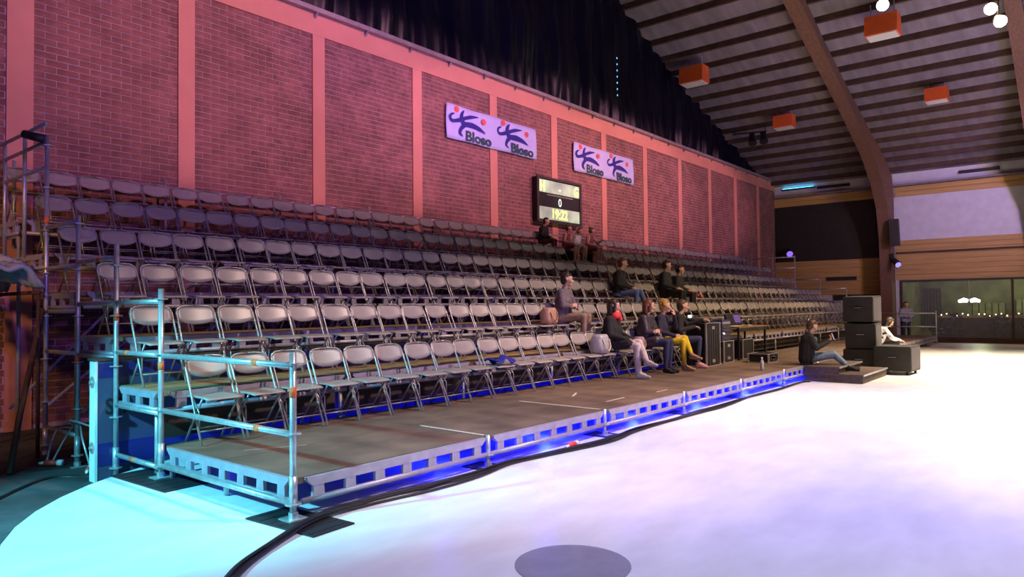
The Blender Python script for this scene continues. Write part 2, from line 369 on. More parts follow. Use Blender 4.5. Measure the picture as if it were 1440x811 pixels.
for (y, h, wd) in ((.1, 1.15, .28), (-1.4, 1.05, .5), (-2.6, 1.0, .5), (.85, .95, .30)):
    q = thing('potted_bush', ['dark potted bush beside the bar window, near the guard rail', 'broad dark potted bush inside the bar window'][wd > .35], 'plant', (32.6, y, FLOOR), 'bushes in the bar window')
    MB().lathe([(.14, 0), (.19, .3)], (32.6, y, FLOOR), 10).build('pot', M_kick, q)
    b = MB()
    for k in range(60):
        a = random.uniform(0, 6.3); rr = wd*math.sqrt(random.random()); z = random.uniform(.3, h); c = Vector((32.6+rr*math.cos(a)*.6, y+rr*math.sin(a), FLOOR+z))
        d = Vector((random.uniform(-1, 1), random.uniform(-1, 1), random.uniform(-.2, 1))).normalized()*.16; e = d.orthogonal().normalized()*.05; n = len(b.v)
        b.v += [tuple(c-d), tuple(c+e), tuple(c+d), tuple(c-e)]; b.f.append((n, n+1, n+2, n+3))
    tag(b.build('foliage', mat('dark_leaf', (.03, .035, .012), .6, var=.3), q), kind='stuff')

# --- ceiling fittings
M_flood = mat('flood_glass', (1, 1, 1), .3, var=0, emit=(1, .86, .55), estr=60)
def heater(c, s, label):
    t = thing('ceiling_heater', label, 'heater', c, 'orange heaters under the roof'); x, y, z = c
    MB().prism([(x-.26*s, z+.55*s), (x+.26*s, z+.55*s), (x+.30*s, z), (x-.30*s, z)], 1, y-.42*s, y+.42*s).build('housing', M_orange, t)
    MB().box((x-.27*s, y-.38*s, z-.03), (x+.27*s, y+.38*s, z+.005)).build('diffuser', M_lens, t)
    for q in (-1, 1): MB().tube([(x, y+q*.3*s, z+.55*s), (x, y+q*.3*s, roofz(x)-.1)], .015, 5).build('hanger', M_galv, t)
heater((20.63, 6.37, 9.42), 1.05, 'orange box heater under the roof next to the black curtain')
heater((20.24, .18, 9.46), 1.05, 'orange box heater under the roof between the two arches, higher up the slope')
heater((24.7, -.53, 8.34), .80, 'orange box heater under the roof between the two arches, lower down the slope')
heater((24.8, 4.6, 8.32), .85, 'small orange box heater under the lower roof beside a dark lamp')
def flood(c, aim, label, e=True):
    t = thing('flood_lamp', label, 'lamp', c); c = Vector(c); d = (Vector(aim)-c).normalized()
    MB().tube([c-d*.25, c-d*.05, c+d*.1], [.09, .15, .18], 14).build('housing', M_flight, t)
    MB().tube([c+d*.101, c+d*.12], .155, 14).build('lens', M_flood if e else M_lens, t)
    MB().tube([c-d*.15, (c.x, c.y, roofz(c.x)-.1)], .02, 6).build('bracket', M_flight, t)
flood((20.7, -2.45, 9.72), (6, -5, 0), 'blazing ceiling flood lamp beside the arch')
flood((20.6, -2.66, 9.28), (8, -7, 0), 'smaller bright ceiling lamp just below the blazing flood lamp')
flood((19.3, -.02, 10.05), (4, -4, 0), 'bright ceiling flood lamp above the orange heater')
t = thing('hanging_spot', 'dark spotlight cluster on a bar beneath the roof beside the small heater', 'lamp', (25.4, 5.9, 8.2))
MB().tube([(25.4, 5.5, 8.45), (25.4, 6.9, 8.55)], .03, 6).build('bar', M_flight, t)
for y in (5.65, 6.1): MB().tube([(25.4, y, 8.4), (25.2, y-.1, 8.0)], [.12, .17], 10).build('housing', M_flight, t)
for y in (5.55, 6.8): MB().tube([(25.4, y, 8.48), (25.4, y, roofz(25.4)-.1)], .015, 5).build('hanger', M_flight, t)
t = thing('corner_spot', 'black spotlight with a violet lens standing in the corner by the brick wall', 'lamp', (31.0, 6.6, 3.75))
MB().tube([(31.1, 6.6, 4.0), (30.85, 6.45, 3.85)], [.13, .18], 10).build('housing', M_flight, t)
MB().tube([(30.849, 6.45, 3.85), (30.83, 6.44, 3.84)], .14, 10).build('lens', mat('violet_lens', (.3, .2, .9), .2, var=0, emit=(.25, .12, 1), estr=1.2), t)
MB().box((31.08, 6.5, 3.95), (31.36, 6.7, 4.1)).build('bracket', M_flight, t)

# ================================================================== BANNERS AND SCOREBOARD
def stroke(pts, ws, n=7):
    # tapered flat stroke through points (Catmull-Rom), returns outline polygon
    P = [Vector(p) for p in pts]; Q = []; W = []
    for i in range(len(P)-1):
        p0, p1, p2, p3 = P[max(i-1, 0)], P[i], P[i+1], P[min(i+2, len(P)-1)]
        for k in range(n):
            t = k/n; Q.append(.5*((2*p1)+(p2-p0)*t+(2*p0-5*p1+4*p2-p3)*t*t+(3*p1-p0-3*p2+p3)*t**3)); W.append(ws[i]+(ws[i+1]-ws[i])*t)
    Q.append(P[-1]); W.append(ws[-1])
    L, Rr = [], []
    for i, q in enumerate(Q):
        d = (Q[min(i+1, len(Q)-1)]-Q[max(i-1, 0)]).normalized(); nn = Vector((-d.y, d.x)); L.append(q+nn*W[i]); Rr.append(q-nn*W[i])
    return L, Rr
def text_mesh(txt, size, m, name, bold=.02):
    cu = bpy.data.curves.new(name, 'FONT'); cu.body = txt; cu.size = size; cu.extrude = .002; cu.resolution_u = 3; cu.offset = size*bold
    to = bpy.data.objects.new('tmp', cu); COL.objects.link(to); dg = bpy.context.evaluated_depsgraph_get()
    me = bpy.data.meshes.new_from_object(to.evaluated_get(dg)); bpy.data.objects.remove(to); bpy.data.curves.remove(cu)
    me.name = name; me.materials.clear(); me.materials.append(m); return me
TXT = text_mesh('Bloso', .34, M_green_ink, 'lettering', .035)
def banner(x0, x1, z0, z1, label):
    Y = WY-.09; t = thing('banner', label, 'banner', (x0, Y, z0)); W = x1-x0; H = z1-z0
    def f(u, v):
        sag = .035*math.sin(u*math.pi*2)**2
        return (x0+W*u-.02*math.sin(v*math.pi)*(1 if u < .5 else -1)*abs(2*u-1), Y+.012*math.sin(u*17+v*3), z0+H*v-sag*(v-.5)*.6)
    MB().slab(f, 40, 8, (0, .006, 0)).build('cloth', M_banner, t, True)
    hw = W/2
    for h in range(2):
        ox = x0+h*hw
        def loc(p):  # logo pixels in the photo to banner metres
            u = (p[0]-55)/515; v = (p[1]-(75+.31*(p[0]-55)))/385
            return Vector((ox+u*hw, z1-v*H))
        for si, (pts, ws) in enumerate((([(128, 197), (98, 205), (85, 240), (115, 278), (205, 268)], [.012, .03, .035, .04, .055]),
                        ([(228, 168), (205, 205), (200, 262), (228, 330)], [.012, .05, .07, .075]),
                        ([(205, 262), (295, 242), (382, 246)], [.045, .045, .006]),
                        ([(225, 322), (310, 338), (390, 380), (458, 436)], [.06, .07, .05, .006]),
                        ([(235, 325), (196, 368), (184, 415), (213, 458)], [.06, .05, .04, .008]))):
            L, Q = stroke([loc(p) for p in pts], ws); b = MB(); n = len(L)
            for a in L: b.v.append((a.x, Y-.017-.001*si, a.y))
            for a in Q: b.v.append((a.x, Y-.017-.001*si, a.y))
            for i in range(n-1): b.f.append((i, i+1, n+i+1, n+i))
            b.build('emblem_stroke', M_blue_ink, t)
        for p, r in (((150, 150), .085), ((440, 298), .085)):
            c = loc(p); MB().prism([(c.x+r*math.cos(a*.4488), c.y+r*.9*math.sin(a*.4488)) for a in range(14)], 1, Y-.020, Y-.017).build('emblem_dot', M_red_ink, t)
        c = loc((238, 500)); o = place('lettering', TXT, t, Vector((c.x, Y-.020, c.y))-ORG[t], (R(90), 0, 0))
        o.scale = (1.25, 1, 1)
banner(8.9, 12.36, 5.53, 6.36, 'pale lilac banner with blue emblems on the scoreboard side away from the end wall')
banner(14.2, 17.66, 5.50, 6.35, 'pale lilac cloth banner with blue emblems, hung between the scoreboard and the end wall')
# scoreboard
sb = thing('scoreboard', 'lit scoreboard showing a game clock on the brick wall', 'scoreboard', (13.3, WY-.16, 3.86))
X0, X1, Z0, Z1, Y = 12.25, 14.35, 3.86, 5.06, WY-.18
MB().box((X0, Y, Z0), (X1, WY-.01, Z1)).build('housing', M_flight, sb)
fr = MB().box((X0-.03, Y-.04, Z0-.03), (X0+.06, Y, Z1+.03)).box((X1-.06, Y-.04, Z0-.03), (X1+.03, Y, Z1+.03)).box((X0+.06, Y-.04, Z1-.03), (X1-.06, Y, Z1+.03)).box((X0+.06, Y-.04, Z0-.03), (X1-.06, Y, Z0+.03)).build('frame', M_kick, sb)
def panel_mat(name, a, b, s):
    m = mat(name, (.4, .45, .38), .4, var=.1); nt = m.node_tree; p = nt.nodes['Principled BSDF']
    tc = nt.nodes.new('ShaderNodeTexCoord'); gr = nt.nodes.new('ShaderNodeTexNoise'); gr.inputs['Scale'].default_value = 1.3
    nt.links.new(tc.outputs['Object'], gr.inputs['Vector']); cr = nt.nodes.new('ShaderNodeValToRGB')
    cr.color_ramp.elements[0].position = .35; cr.color_ramp.elements[1].position = .65; cr.color_ramp.elements[0].color = (*a, 1); cr.color_ramp.elements[1].color = (*b, 1)
    nt.links.new(gr.outputs['Fac'], cr.inputs[0]); nt.links.new(cr.outputs[0], p.inputs['Emission Color']); p.inputs['Emission Strength'].default_value = s; return m
M_disp = panel_mat('backlit_panel', (.05, .20, .13), (.70, .92, .55), .6)
M_digit = mat('lit_digit', (.9, .95, .3), .4, var=0, emit=(.95, 1, .12), estr=2.2)
M_digit_w = mat('lit_white_digit', (.8, .95, .8), .4, var=0, emit=(.65, .95, .75), estr=1.0)
MB().box((X0+.08, Y-.02, Z1-.40), (X1-.08, Y, Z1-.06)).build('display_panel', M_disp, sb)
MB().box((X0+.08, Y-.02, Z0+.06), (X1-.08, Y, Z0+.40)).build('display_panel', M_disp, sb)
def seg_text(txt, x, z, size, m, sx=1.0):
    o = place('lettering', text_mesh(txt, size, m, 'lettering', .004), sb, Vector((x, Y-.026, z))-ORG[sb], (R(90), 0, 0)); o.scale = (sx, 1, 1)
seg_text('H', X0+.10, Z1-.37, .40, M_digit, .85); seg_text('G', X1-.36, Z1-.37, .40, M_digit, .8); seg_text('-', X0+.98, Z1-.36, .36, M_digit_w)
seg_text('0', X0+.96, Z0+.46, .32, M_digit_w); seg_text('19:22', X0+.62, Z0+.11, .36, M_digit, 1.0)
MB().box((X0+.45, Y-.012, Z1-.47), (X1-.40, Y, Z1-.44)).build('caption_strip', mat('dim_caption', (.25, .25, .18), .6, var=.3, scale=40), sb)

# ================================================================== STAGE AND TIERS
BAY, NB, ZD = 2.07, 13, .296
RISE, RUN = .48, .98
LEN = BAY*NB
DZ = {k: ZD+RISE*(k-1) for k in range(1, 7)}
YF = {1: 0.0}; YF.update({k: 2.12+RUN*(k-2) for k in range(2, 7)})
YB = {1: 2.10}; YB.update({k: YF[k]+RUN-(.05 if k == 2 else .02) for k in range(2, 7)})
# meshes shared by all slotted beams: local x 0..L, top at z 0, face at y 0
def beam_meshes(L, nweb, tag_):
    e = .11
    chord = MB().prism([(e-.05, 0), (L-e+.05, 0), (L-e+.05, -.02), (L-e, -.065), (e, -.065), (e-.05, -.02)], 1, -.02, .02).mesh('top_chord', M_alu)
    low = MB().tube([(.03, 0, -.165), (L-.03, 0, -.165)], .024, 8).mesh('bottom_tube', M_alu, True)
    web = MB().prism([(-.045, -.06), (.045, -.06), (.05, -.15), (-.05, -.15)], 1, -.014, .014).mesh('web_plate', M_alu)
    xs = [e+.055+(L-2*e-.11)*i/(nweb-1) for i in range(nweb)]
    return chord, low, web, xs
BM_FRONT = beam_meshes(BAY, 7, 'f'); BM_DEEP = beam_meshes(2.02, 7, 's'); BM_SHORT = beam_meshes(RUN-.06, 3, 't')
def beam(parent, name, loc, rotz=0, bm=BM_FRONT):
    # slotted beam: part with its tube and web plates as sub-parts
    chord, low, web, xs = bm
    c = place(name, chord, parent, Vector(loc)-ORG[parent], (0, 0, rotz))
    place('bottom_tube', low, c)
    for x in xs: place('web_plate', web, c, (x, 0, 0))
    return c
post_low = MB().tube([(0, 0, .03), (0, 0, ZD+.01)], .024, 10).mesh('leg', M_galv, True)
base_me = MB().box((-.075, -.075, 0), (.075, .075, .01)).lathe([(.035, .01), (.035, .05), (.02, .05), (.02, .1)], (0, 0, 0), 8).mesh('base_plate', M_galv)
ros = MB().lathe([(.026, -.006), (.06, -.005), (.06, .005), (.026, .006)], (0, 0, 0), 8).mesh('rosette', M_galv)
for k in range(NB):
    x = k*BAY
    if k == 0: lab, grp = 'low black stage platform at the rail end, with slotted beams on two sides', None
    elif k == 5: lab, grp = 'low black stage platform touching the carpeted steps', None
    elif k < 5: lab, grp = 'low black stage platform in the front strip, %s from the scaffold rail end' % ('second', 'third', 'fourth', 'fifth')[k-1], 'front stage platforms'
    else: lab, grp = 'low black stage platform in the front strip, from the steps on to the end wall', 'front stage platforms beyond the steps'
    t = thing('stage_platform', lab, 'platform', (x, 0, 0), grp)
    for (y0, y1) in ((.01, 1.04), (1.048, YB[1])):
        MB().box((x+.006, y0, ZD-.045), (x+BAY-.006, y1, ZD+random.uniform(-.001, .001))).build('deck_panel', M_deck, t)
    beam(t, 'front_beam', (x, -.012, ZD-.005))
    xs_ = (x, x+BAY) if k == NB-1 else ((x,) if k else ())
    for xx in xs_:
        l = place('leg', post_low, t, (xx-x, -.005, 0)); place('base_plate', base_me, l); place('rosette', ros, l, (0, 0, ZD-.17))
    for yy in (1.04, 1.98): place('leg', post_low, t, (.03, yy, -.02))
    if k == 0: beam(t, 'side_beam', (-.004, 2.04, ZD-.005), R(-90), BM_DEEP)
# worn tape on the deck
def tape(p0, p1, w, m, label):
    p0, p1 = Vector((*p0, ZD+.0018)), Vector((*p1, ZD+.0018)); d = (p1-p0).normalized(); n = Vector((-d.y, d.x, 0))*w/2; b = MB()
    b.prism([((p0+n).x, (p0+n).y), ((p1+n).x, (p1+n).y), ((p1-n).x, (p1-n).y), ((p0-n).x, (p0-n).y)], 2, ZD+.0016, ZD+.003)
    tag(b.build('tape_strip', m), label, 'tape')
tape((.30, 1.25), (.78, 1.02), .018, M_tape_p, 'pink tape strip on the stage platform at the rail end')
tape((2.08, .05), (2.1, .95), .035, M_tape_w, 'worn pale tape along the first joint of the stage deck')
tape((4.14, .05), (4.17, 1.3), .045, M_tape_w, 'broad worn pale tape along the second joint of the stage deck')
tape((4.75, .35), (5.25, .38), .03, M_tape_w, 'short pale tape strip beside the second deck joint, parallel to the stage edge')
tape((4.95, 1.0), (5.3, 1.18), .03, M_tape_w, 'short slanting tape strip in the middle of the deck before the white boots')
tape((6.0, .30), (6.35, .32), .025, M_tape_w, 'faint short tape strip near the third deck joint')
# upright tiers
tier_word = {2: 'second', 3: 'third', 4: 'fourth', 5: 'fifth', 6: 'top'}
for k in range(2, 7):
    t = thing('seating_tier', 'long %s tier of dark decking that carries the %s row of chairs' % (tier_word[k], tier_word[k]), 'tier', (0, YF[k], FLOOR))
    sup = MB().tube([(0, 0, .0), (0, 0, DZ[k]-FLOOR-.02)], .024, 8).mesh('support', M_galv, True)
    for i in range(NB):
        x = i*BAY
        MB().box((x+.006, YF[k]+.012, DZ[k]-.045), (x+BAY-.006, YB[k], DZ[k])).build('deck_panel', M_tier, t)
        beam(t, 'front_beam', (x, YF[k]-.012, DZ[k]-.005))
        place('support', sup, t, (x+.03, .17, 0)); place('ledger', MB().tube([(x+.03, YF[k]+.16, DZ[k]-.2), (x+.03, YB[k], DZ[k]-.2)], .02, 6).mesh('ledger', M_galv, True, ORG[t]), t)
        if k == 2: MB().box((x+.05, YF[k]+.16, .325), (x+BAY-.05, YF[k]+.18, .585)).build('kick_board', M_kick, t)
        else: MB().tube([(x+.03, YF[k]+.5, FLOOR+.4), (x+BAY+.03, YF[k]+.5, DZ[k]-.25)], .02, 6).build('diagonal_brace', M_galv, t)
    place('support', sup, t, (LEN-.03, .17, 0))
    beam(t, 'side_beam', (-.004, YB[k]-.0, DZ[k]-.005), R(-90), BM_SHORT)

# rear handrail behind the top row
t = thing('rear_handrail', 'thin steel handrail running along the brick wall behind the top row', 'railing', (0, 6.98, DZ[6]))
MB().tube([(0, 7.03, DZ[6]+.80), (LEN, 7.03, DZ[6]+.80)], .022, 6).build('rail', M_galv, t, True)
for i in range(NB+1):
    MB().tube([(i*BAY+.2, 7.03, DZ[6]-.3), (i*BAY+.2, 7.03, DZ[6]+.92)], .024, 6).build('post', M_galv, t, True)

# scaffold frame at the near end of the stand
POSTS = [(0, 1.205, 0), (2.07, 1.713, 0), (3.04, 2.184, FLOOR), (4.03, 2.56, FLOOR), (5.0, 3.575, FLOOR)]
t = thing('scaffold_frame', 'galvanised scaffold guard frame with orange tape at the open end of the stand', 'scaffold', (0, 0, 0))
TAPES = {0: (.88,), 1: (.98,), 2: (1.42,), 3: (.95,), 4: (2.55,)}
for i, (y, top, b0) in enumerate(POSTS):
    p = MB().tube([(-.035, y, b0+.05), (-.035, y, top)], .0245, 12).build('post', M_galv, t, True)
    for zz in np.arange(b0+.12, top, .5): place('rosette', ros, p, (-.035, y, zz))
    place('base_plate', base_me, p, (-.035, y, b0+.012 if b0 == 0 else b0))
    MB().tube([(-.035, y, b0+.1), (-.035, y, b0+.32)], .030, 12).build('collar', M_galv, p, True)
    for zz in TAPES[i]: MB().tube([(-.035, y, zz), (-.035, y, zz+.075)], .0265, 12).build('tape_band', M_tape_o, p, True)
def rail(y0, y1, z, tz=()):
    r = MB().tube([(-.035, y0+.03, z), (-.035, y1-.03, z)], .024, 10).build('rail', M_galv, t, True)
    for yy in tz: MB().tube([(-.035, yy, z), (-.035, yy+.075, z)], .0262, 10).build('tape_band', M_tape_o, r, True)
rail(0, 2.07, 1.11, (.45,)); rail(0, 2.07, .615, (.42,)); rail(2.07, 3.04, 1.11, (2.75,)); rail(2.07, 3.04, .585); rail(2.07, 3.04, .10, (2.6,)); rail(0, 2.07, .12)
rail(2.07, 3.04, 1.60); rail(3.04, 4.03, 1.60); rail(3.04, 4.03, 1.05); rail(3.04, 4.03, 2.05, (3.4,)); rail(4.03, 5.0, 2.50); rail(4.03, 5.0, 2.02); rail(4.03, 5.0, 1.52); rail(4.03, 5.0, 1.06)
rail(4.03, 5.0, .18)
MB().tube([(-.06, 5.02, 1.55), (-.45, 4.45, .4), (-.62, 4.15, FLOOR+.01)], .03, 10).build('brace_pole', M_purlin, t, True)
# upper guard frame at the back
t = thing('scaffold_frame', 'dark blue lit guard frame at the top back end of the stand beside the pillar', 'scaffold', (0, 5.8, 2.2))
for y in (5.78, 6.55): MB().tube([(-.035, y, 2.2), (-.035, y, 3.75)], .024, 10).build('post', M_galv, t, True)
for z in (3.74, 3.52, 3.22): MB().tube([(-.035, 5.03, z), (-.035, 6.9, z)], .022, 8).build('rail', M_galv, t, True)
MB().tube([(-.035, 5.05, 3.55), (-.2, 5.25, 3.62)], .05, 8).build('clamp', M_flight, t, True)
# plastic sheets on the back corner
def lump(u, v):
    y = 4.75+1.7*u; x = -.72+.60*v
    return (x, y, 1.96+.10*math.sin(u*9+v*4)+.06*math.sin(u*23+v*11)+.14*math.sin(math.pi*u)*math.sin(math.pi*v)*2*.5)
tag(MB().slab(lump, 26, 14, (0, 0, -.05)).build('plastic_sheet', mat('pale_plastic', (.34, .36, .46), .35, var=.3, scale=8), smooth=True), 'crumpled pale plastic sheet heaped on the back corner of the stand', 'sheet')
def drape(u, v):
    return (-.68+.04*math.sin(u*14), 4.75+1.7*u+.03*math.sin(v*7), 1.84-.40*v-.1*math.sin(u*5)*v)
tag(MB().slab(drape, 30, 8, (.012, 0, 0)).build('dark_sheet', M_black, smooth=True), 'dark sheet hanging below the crumpled plastic on the stand corner', 'sheet')
MB_pole = thing('sheet_support', 'dark trestle frame under the crumpled plastic sheet', 'frame', (-.35, 5.6, FLOOR))
for (x, y) in ((-.58, 4.85), (-.58, 6.35), (-.16, 4.85), (-.16, 6.35)): MB().tube([(x, y, FLOOR), (x, y, 1.74)], .022, 8).build('leg', M_purlin, MB_pole, True)
for x in (-.58, -.16): MB().tube([(x, 4.80, 1.74), (x, 6.4, 1.74)], .022, 8).build('bar', M_purlin, MB_pole, True)

# right end guard frame
t = thing('scaffold_frame', 'thin scaffold guard frame at the far end of the stand before the bar window', 'scaffold', (LEN, 0, 0))
for i, (y, top, b0) in enumerate([(0, 1.205, 0), (2.07, 1.713, 0), (3.04, 2.184, FLOOR), (4.03, 2.6, FLOOR), (5.0, 3.5, FLOOR), (5.9, 3.7, FLOOR), (6.8, 3.7, FLOOR)]):
    MB().tube([(LEN+.04, y, b0), (LEN+.04, y, top)], .026, 8).build('post', M_galv, t, True)
for a, b, z in ((0, 2.07, 1.11), (0, 2.07, .615), (2.07, 3.04, 1.6), (3.04, 4.03, 2.1), (3.04, 4.03, 1.6), (4.03, 5, 2.5), (5, 6.8, 3.45), (5, 6.8, 3.0)):
    MB().tube([(LEN+.04, a, z), (LEN+.04, b, z)], .024, 8).build('rail', M_galv, t, True)

# ================================================================== CHAIRS (origin: floor between the front feet, faces -Y)
HW = .205
def half(s):
    pts = [(s*HW, 0, .012), (s*HW, .10, .22), (s*HW, .19, .43), (s*HW, .285, .64), (s*HW, .322, .715), (s*HW*.93, .338, .757), (s*HW*.72, .347, .782), (s*HW*.35, .356, .79), (0, .358, .79)]
    return MB().tube(pts, .0115, 6)
def rear(s): return MB().tube([(s*(HW-.03), .05, .415), (s*(HW-.03), .20, .23), (s*(HW-.03), .365, .012)], .0105, 6)
def backf(u, v):
    a = 2*u-1; vv = v
    zt = .789-.062*max(0, abs(a)-.5)**2/.25; zb = .592+.058*abs(a)**2.6
    z = zb+(zt-zb)*vv; y = .285+(z-.64)*.40+.030*(1-a*a)-.006
    return (a*(HW-.003), y, z)
def seatf(u, v):
    a = 2*u-1; wv = (HW-.018)*(1-.10*(1-v)**4); z = .438-.014*(1-a*a)*math.sin(math.pi*min(1, v*1.05))-.02*(1-v)**6
    return (a*wv, -.035+.355*v, z)
CH = {
 'backrest': [MB().slab(backf, 10, 4, (0, .012, 0))], 'seat': [MB().slab(seatf, 8, 6, (0, 0, -.016))],
 'leg': [half(-1), half(1), rear(-1), rear(1)],
 'stretcher': [MB().tube([(-HW, .055, .125), (HW, .055, .125)], .008, 5), MB().tube([(-HW+.03, .285, .12), (HW-.03, .285, .12)], .008, 5)],
 'seat_bracket': [MB().tube([(s*(HW-.012), .19, .415), (s*(HW-.012), .075, .30), (s*(HW-.012), .068, .16)], .007, 5) for s in (-1, 1)],
}
CHM = {k: [b.mesh(k, M_chair if k in ('backrest', 'seat') else M_ctube, True) for b in v] for k, v in CH.items()}
def join_mesh(name, parts):
    mb = [MB(), MB()]
    for k, v in parts.items():
        q = mb[0 if k in ('backrest', 'seat') else 1]
        for b in v: n = len(q.v); q.v += b.v; q.f += [tuple(n+i for i in f) for f in b.f]
    a = MB(); a.v = mb[0].v+mb[1].v; n = len(mb[0].v); a.f = mb[0].f+[tuple(n+i for i in f) for f in mb[1].f]
    me = a.mesh(name, M_chair, True); me.materials.append(M_ctube); nf = len(mb[0].f)
    me.polygons.foreach_set('material_index', [0]*nf+[1]*(len(me.polygons)-nf)); me.update(); return me
CH_ONE = join_mesh('folding_chair', CH)
def chair(loc, rz, label, group, simple=False):
    if simple:
        o = place('folding_chair', CH_ONE, None, loc, (0, 0, rz)); return tag(o, label, 'chair', group)
    t = thing('folding_chair', label, 'chair', loc, group); t.rotation_euler = (0, 0, rz)
    for k, ms in CHM.items():
        for m in ms: place(k, m, t)
    return t
PITCH_C = .446
CY = {1: 1.71}; CY.update({k: YF[k]+.44 for k in range(2, 7)})
rowname = {1: 'front', 2: 'second', 3: 'third', 4: 'fourth', 5: 'fifth', 6: 'top'}
spots = []
for k in range(1, 7):
    x0 = .37 if k == 1 else (.24 if k % 2 == 0 else .30); n = 21 if k == 1 else 59
    for i in range(n):
        x = x0+PITCH_C*i
        if k == 5 and 11.85 < x < 13.35: continue         # gap in the row before the girls
        if k == 6 and 12.45 < x < 14.35: continue         # the girls sit on low benches here
        if k == 1 and x > 9.3: continue
        spots.append((k, x+random.uniform(-.012, .012), CY[k]+random.uniform(-.02, .02), random.uniform(-.03, .03)))
spots.sort(key=lambda s: px((s[1], s[2], DZ[s[0]]))[2])
far = MB(); far_n = 0
ORDW = 'second third fourth fifth sixth seventh eighth ninth tenth eleventh twelfth thirteenth fourteenth fifteenth sixteenth seventeenth eighteenth nineteenth twentieth'.split()+['last but few']
SIT = {(1, 7.45): 'under the woman with the red scarf', (1, 8.60): 'under the woman in plum', (1, 9.18): 'under the woman in yellow trousers', (1, 6.98): 'under the silver grey handbag', (1, 8.28): 'under the small mauve handbag', (1, 4.38): 'under the deep blue cloth',
       (2, 7.20): 'under the woman in grey', (2, 6.74): 'under the tan handbag', (3, 10.75): 'under the woman with the ponytail', (3, 12.95): 'under the taller person in black', (3, 13.6): 'under the person with red gloves', (6, 11.85): 'under the person below the scoreboard', (3, 14.5): 'under the red cloth'}
for i, (k, x, y, rz) in enumerate(spots):
    lab = 'grey metal folding chair far along the %s row, past the twentieth from the scaffold end' % rowname[k]; grp = '%s row of folding chairs' % rowname[k]
    nth = int(round((x-(.37 if k == 1 else (.24 if k % 2 == 0 else .30)))/PITCH_C))+1
    sit = SIT.get(min(((abs(x-q[1]), q) for q in SIT if q[0] == k), default=(9, None))[1]) if any(q[0] == k and abs(x-q[1]) < .2 for q in SIT) else None
    if sit: lab = 'grey metal folding chair '+sit
    elif 0 < nth-1 < 20 and nth <= 20: lab = 'grey metal folding chair in the %s row, %s from the scaffold end' % (rowname[k], ORDW[nth-2])
    elif x < .5: lab = 'grey metal folding chair at the scaffold end of the %s row' % rowname[k]
    if i < 300: chair((x, y, DZ[k]), rz, lab, grp, simple=px((x, y, DZ[k]))[2] > 13.5)
    else: far_n += 1; spots[i] = (k, x, y, rz, 1)
rest_v = [s for s in spots if len(s) == 5]
if rest_v:
    src = [tuple(v.co) for v in CH_ONE.vertices]; fc = [tuple(p.vertices) for p in CH_ONE.polygons]
    for k, x, y, rz, _ in rest_v:
        n = len(far.v); far.v += [(v[0]+x, v[1]+y, v[2]+DZ[k]) for v in src]; far.f += [tuple(n+i for i in f) for f in fc]
    tag(far.build('folding_chairs', M_chair, smooth=True), 'farthest grey folding chairs at the dark end of the top rows', 'chairs', kind='stuff')

# ================================================================== THINGS ON AND BESIDE THE ICE
def mat_plate(c, sx, sy, rz, label):
    t = thing('rubber_mat', label, 'mat', (*c, 0)); t.rotation_euler = (0, 0, rz)
    b = MB().box((-sx/2, -sy/2, .001), (sx/2, sy/2, .011)); place('sheet', b.mesh('sheet', M_rubber), t)
    for k in range(7):
        y = -sy/2+sy*(k+.5)/7; place('rib', MB().box((-sx/2+.01, y-.006, .010), (sx/2-.01, y+.006, .0135)).mesh('rib', M_rubber), t)
mat_plate((-.04, 2.05), .44, 1.0, R(2), 'flat black rubber mat under the second scaffold post')
mat_plate((-.02, -.05), .36, .75, R(4), 'flat black rubber mat under the corner scaffold post')
for k in range(1, NB):
    t = thing('rubber_mat', 'small rubber mat under a stage leg along the front edge', 'mat', (k*BAY, .05, 0), 'mats under the stage legs')
    place('sheet', MB().box((-.14, -.16, .0005), (.14, .16, .0095)).mesh('sheet', M_rubber), t)
mat_plate((.03, 4.55), .7, 1.1, R(-20), 'wide dark rubber mat on the floor beneath the rear scaffold posts')
bpy.data.objects[[o.name for o in bpy.data.objects if o.name.startswith('rubber_mat')][-1]].location.z = FLOOR

# dasher board under the stand
t = thing('rink_board', 'white rink board under the stand with its bolted end facing out', 'barrier', (-.2, 3.14, FLOOR))
MB().box((-.20, 3.08, FLOOR), (12, 3.10, 1.03)).build('face_sheet', mat('board_face', (.07, .07, .14), .4, var=.1), t)
MB().box((-.20, 3.10, FLOOR), (12, 3.20, 1.03)).build('core', M_white_board, t)
MB().box((-.215, 3.075, FLOOR), (-.19, 3.205, 1.03)).build('end_plate', M_white_board, t)
MB().box((-.23, 3.065, 1.03), (12, 3.22, 1.055)).build('top_cap', M_kick, t)
for z in (.18, .82):
    w_ = MB().tube([(-.216, 3.14, z), (-.222, 3.14, z)], .045, 14).build('washer', M_galv, t); MB().tube([(-.222, 3.14, z), (-.24, 3.14, z)], .018, 8).build('bolt', M_galv, w_)
    MB().tube([(-.2155, 3.14, z), (-.218, 3.14, z)], .06, 14).build('ring_mark', M_tape_p, t)
o = place('lettering', text_mesh('SPA', .22, M_ink, 'lettering'), t, Vector((-.12, 3.077, .50))-ORG[t], (R(90), 0, 0)); o.scale = (.8, 1, 1)
for z0, z1 in ((.86, 1.0), (.0, .22)): MB().box((-.18, 3.076, z0), (12, 3.0795, z1)).build('blue_band', mat('blue_band', (.02, .02, .16), .4, var=.1), t)
for x in (2, 4, 6, 8, 10): MB().box((x-.01, 3.074, FLOOR), (x+.01, 3.08, 1.03)).build('joint', M_ink, t)

